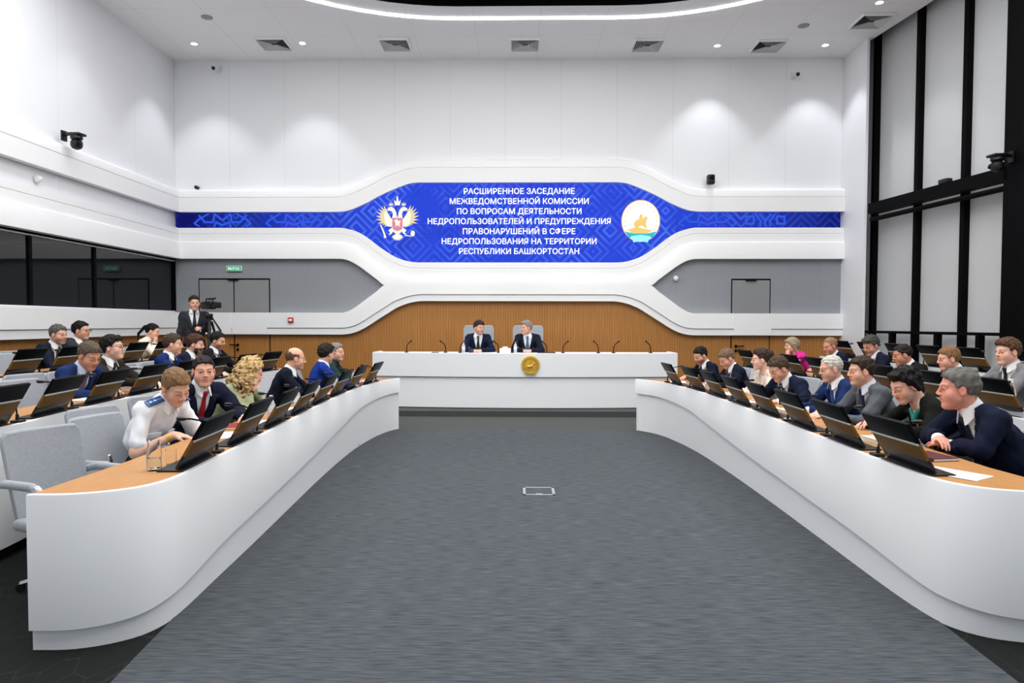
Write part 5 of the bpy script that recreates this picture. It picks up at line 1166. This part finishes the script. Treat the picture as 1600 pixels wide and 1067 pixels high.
# ---- right second row
person('woman with short grey-blonde hair in bright pink jacket, chin on hand', 4.55, 11.40, .14, 180, 180, pz=1.235, pitch=4, fem=True, hair=('bob', 'a89878'), skin='e0ac92', outfit='ladyjacket', col='d4308c', shirt='d4308c', tie=None, arms=('chin', ('flat', 0, .02)), vox=.0065, edge=.44)
person('red-faced balding man in navy suit in the right second row', 4.65, 10.23, .14, 186, 196, pz=1.265, pitch=14, hair=('thin', '9a7a5c'), skin='cf8c72', col='131a33', tie='23283a', arms=('flat', 'flat'), vox=.0065, edge=.42)
person('dark-haired greying man in navy suit reading in the right second row', 4.65, 9.06, .14, 184, 200, pz=1.315, pitch=24, hair=('full', '4a4642'), skin='cc967b', col='12182b', tie='3a4254', arms=('flat', 'flat'), vox=.006, edge=.42)
person('man with short black brush cut in black suit, right second row', 4.65, 8.32, .14, 180, 170, pz=1.225, pitch=14, hair=('crop', '231d1a'), skin='c28a6c', col='141416', tie='17181c', arms=('flat', 'flat'), vox=.006, edge=.42)
person('young light brown-haired man in dark navy suit, right second row', 4.65, 7.44, .14, 180, 172, pz=1.225, pitch=10, hair=('short', '8a6444'), skin='dda68b', col='12172a', tie='1b1e2b', arms=('flat', 'flat'), vox=.0055, edge=.42)
person('young brown-haired man in light grey suit and black tie, right second row', 4.68, 6.60, .14, 184, 186, pz=1.335, pitch=4, hair=('full', '5a3e2a'), skin='e2b098', col='77777a', tie='1b1b20', arms=(('flat', 0, .03), ('desk', -.02, .04, .05)), vox=.0055, edge=.44)
# ---- cameraman with video camera on a tripod
CX, CY, CZ = -5.17, 11.38, .28
person('standing cameraman in dark grey suit and black tie behind a video camera', -5.50, 11.55, .28, -62, -55, lean=2, pitch=4, hair=('short', '2a211c'), skin='d9a58b', col='33353c', tie='16171b', arms=(('at', -.06, .36, 1.22), 'down'), vox=.006, stand=True, seat=False, scale=1.0)
vc = empty('video_camera', (CX, CY, 1.90), math.radians(-128)); vc.scale = (.82,)*3; tag(vc, 'black shoulder video camera on a tripod before the standing cameraman', 'video camera')
m = MB(); m.rbox(-.07, .07, -.20, .16, -.09, .07, .02); m.build('body', M_bplastic, vc)
m = MB(); m.tube([(0, .15, -.01), (0, .20, -.01), (0, .28, -.01)], [.045, .052, .055], 18); m.rbox(-.075, .075, .27, .36, -.07, .05, .012); m.build('lens', M_bplastic, vc)
m = MB(); m.tube([(0, -.13, .065), (0, -.10, .13), (0, .12, .13), (0, .16, .07)], .014, 8); m.build('handle', M_bplastic, vc)
m = MB(); m.tube([(.055, .08, .11), (.055, .36, .12)], .020, 10); m.build('shotgun_microphone', M_bplastic, vc)
m = MB(); m.tube([(-.09, .10, .04), (-.09, -.10, .05), (-.09, -.22, .05)], [.03, .028, .035], 12); m.build('viewfinder', M_bplastic, vc)
m = MB(); m.rbox(-.05, .05, -.28, -.20, -.07, .05, .012); m.build('battery', M_bplastic, vc)
tr = empty('camera_tripod', (CX, CY, CZ), .4); tag(tr, 'black tripod under the video camera', 'tripod')
m = MB(); m.rbox(-.06, .06, -.07, .07, 1.40, 1.47, .015); m.tube([(0, 0, .75), (0, 0, 1.42)], .03, 10); m.tube([(0, 0, 1.36), (0, 0, 1.40)], .06, 14); m.build('head', M_bplastic, tr)
m = MB(); m.tube([(.05, -.05, 1.40), (.18, -.22, 1.18)], [.012, .018], 8); m.build('pan_handle', M_bplastic, tr)
for k in range(3):
    a = 2*PI*k/3+.5; m = MB(); m.tube([(.04*math.cos(a), .04*math.sin(a), 1.34), (.26*math.cos(a), .26*math.sin(a), .60), (.46*math.cos(a), .46*math.sin(a), .01)], [.022, .020, .014], 8); m.build('leg', M_bplastic, tr)
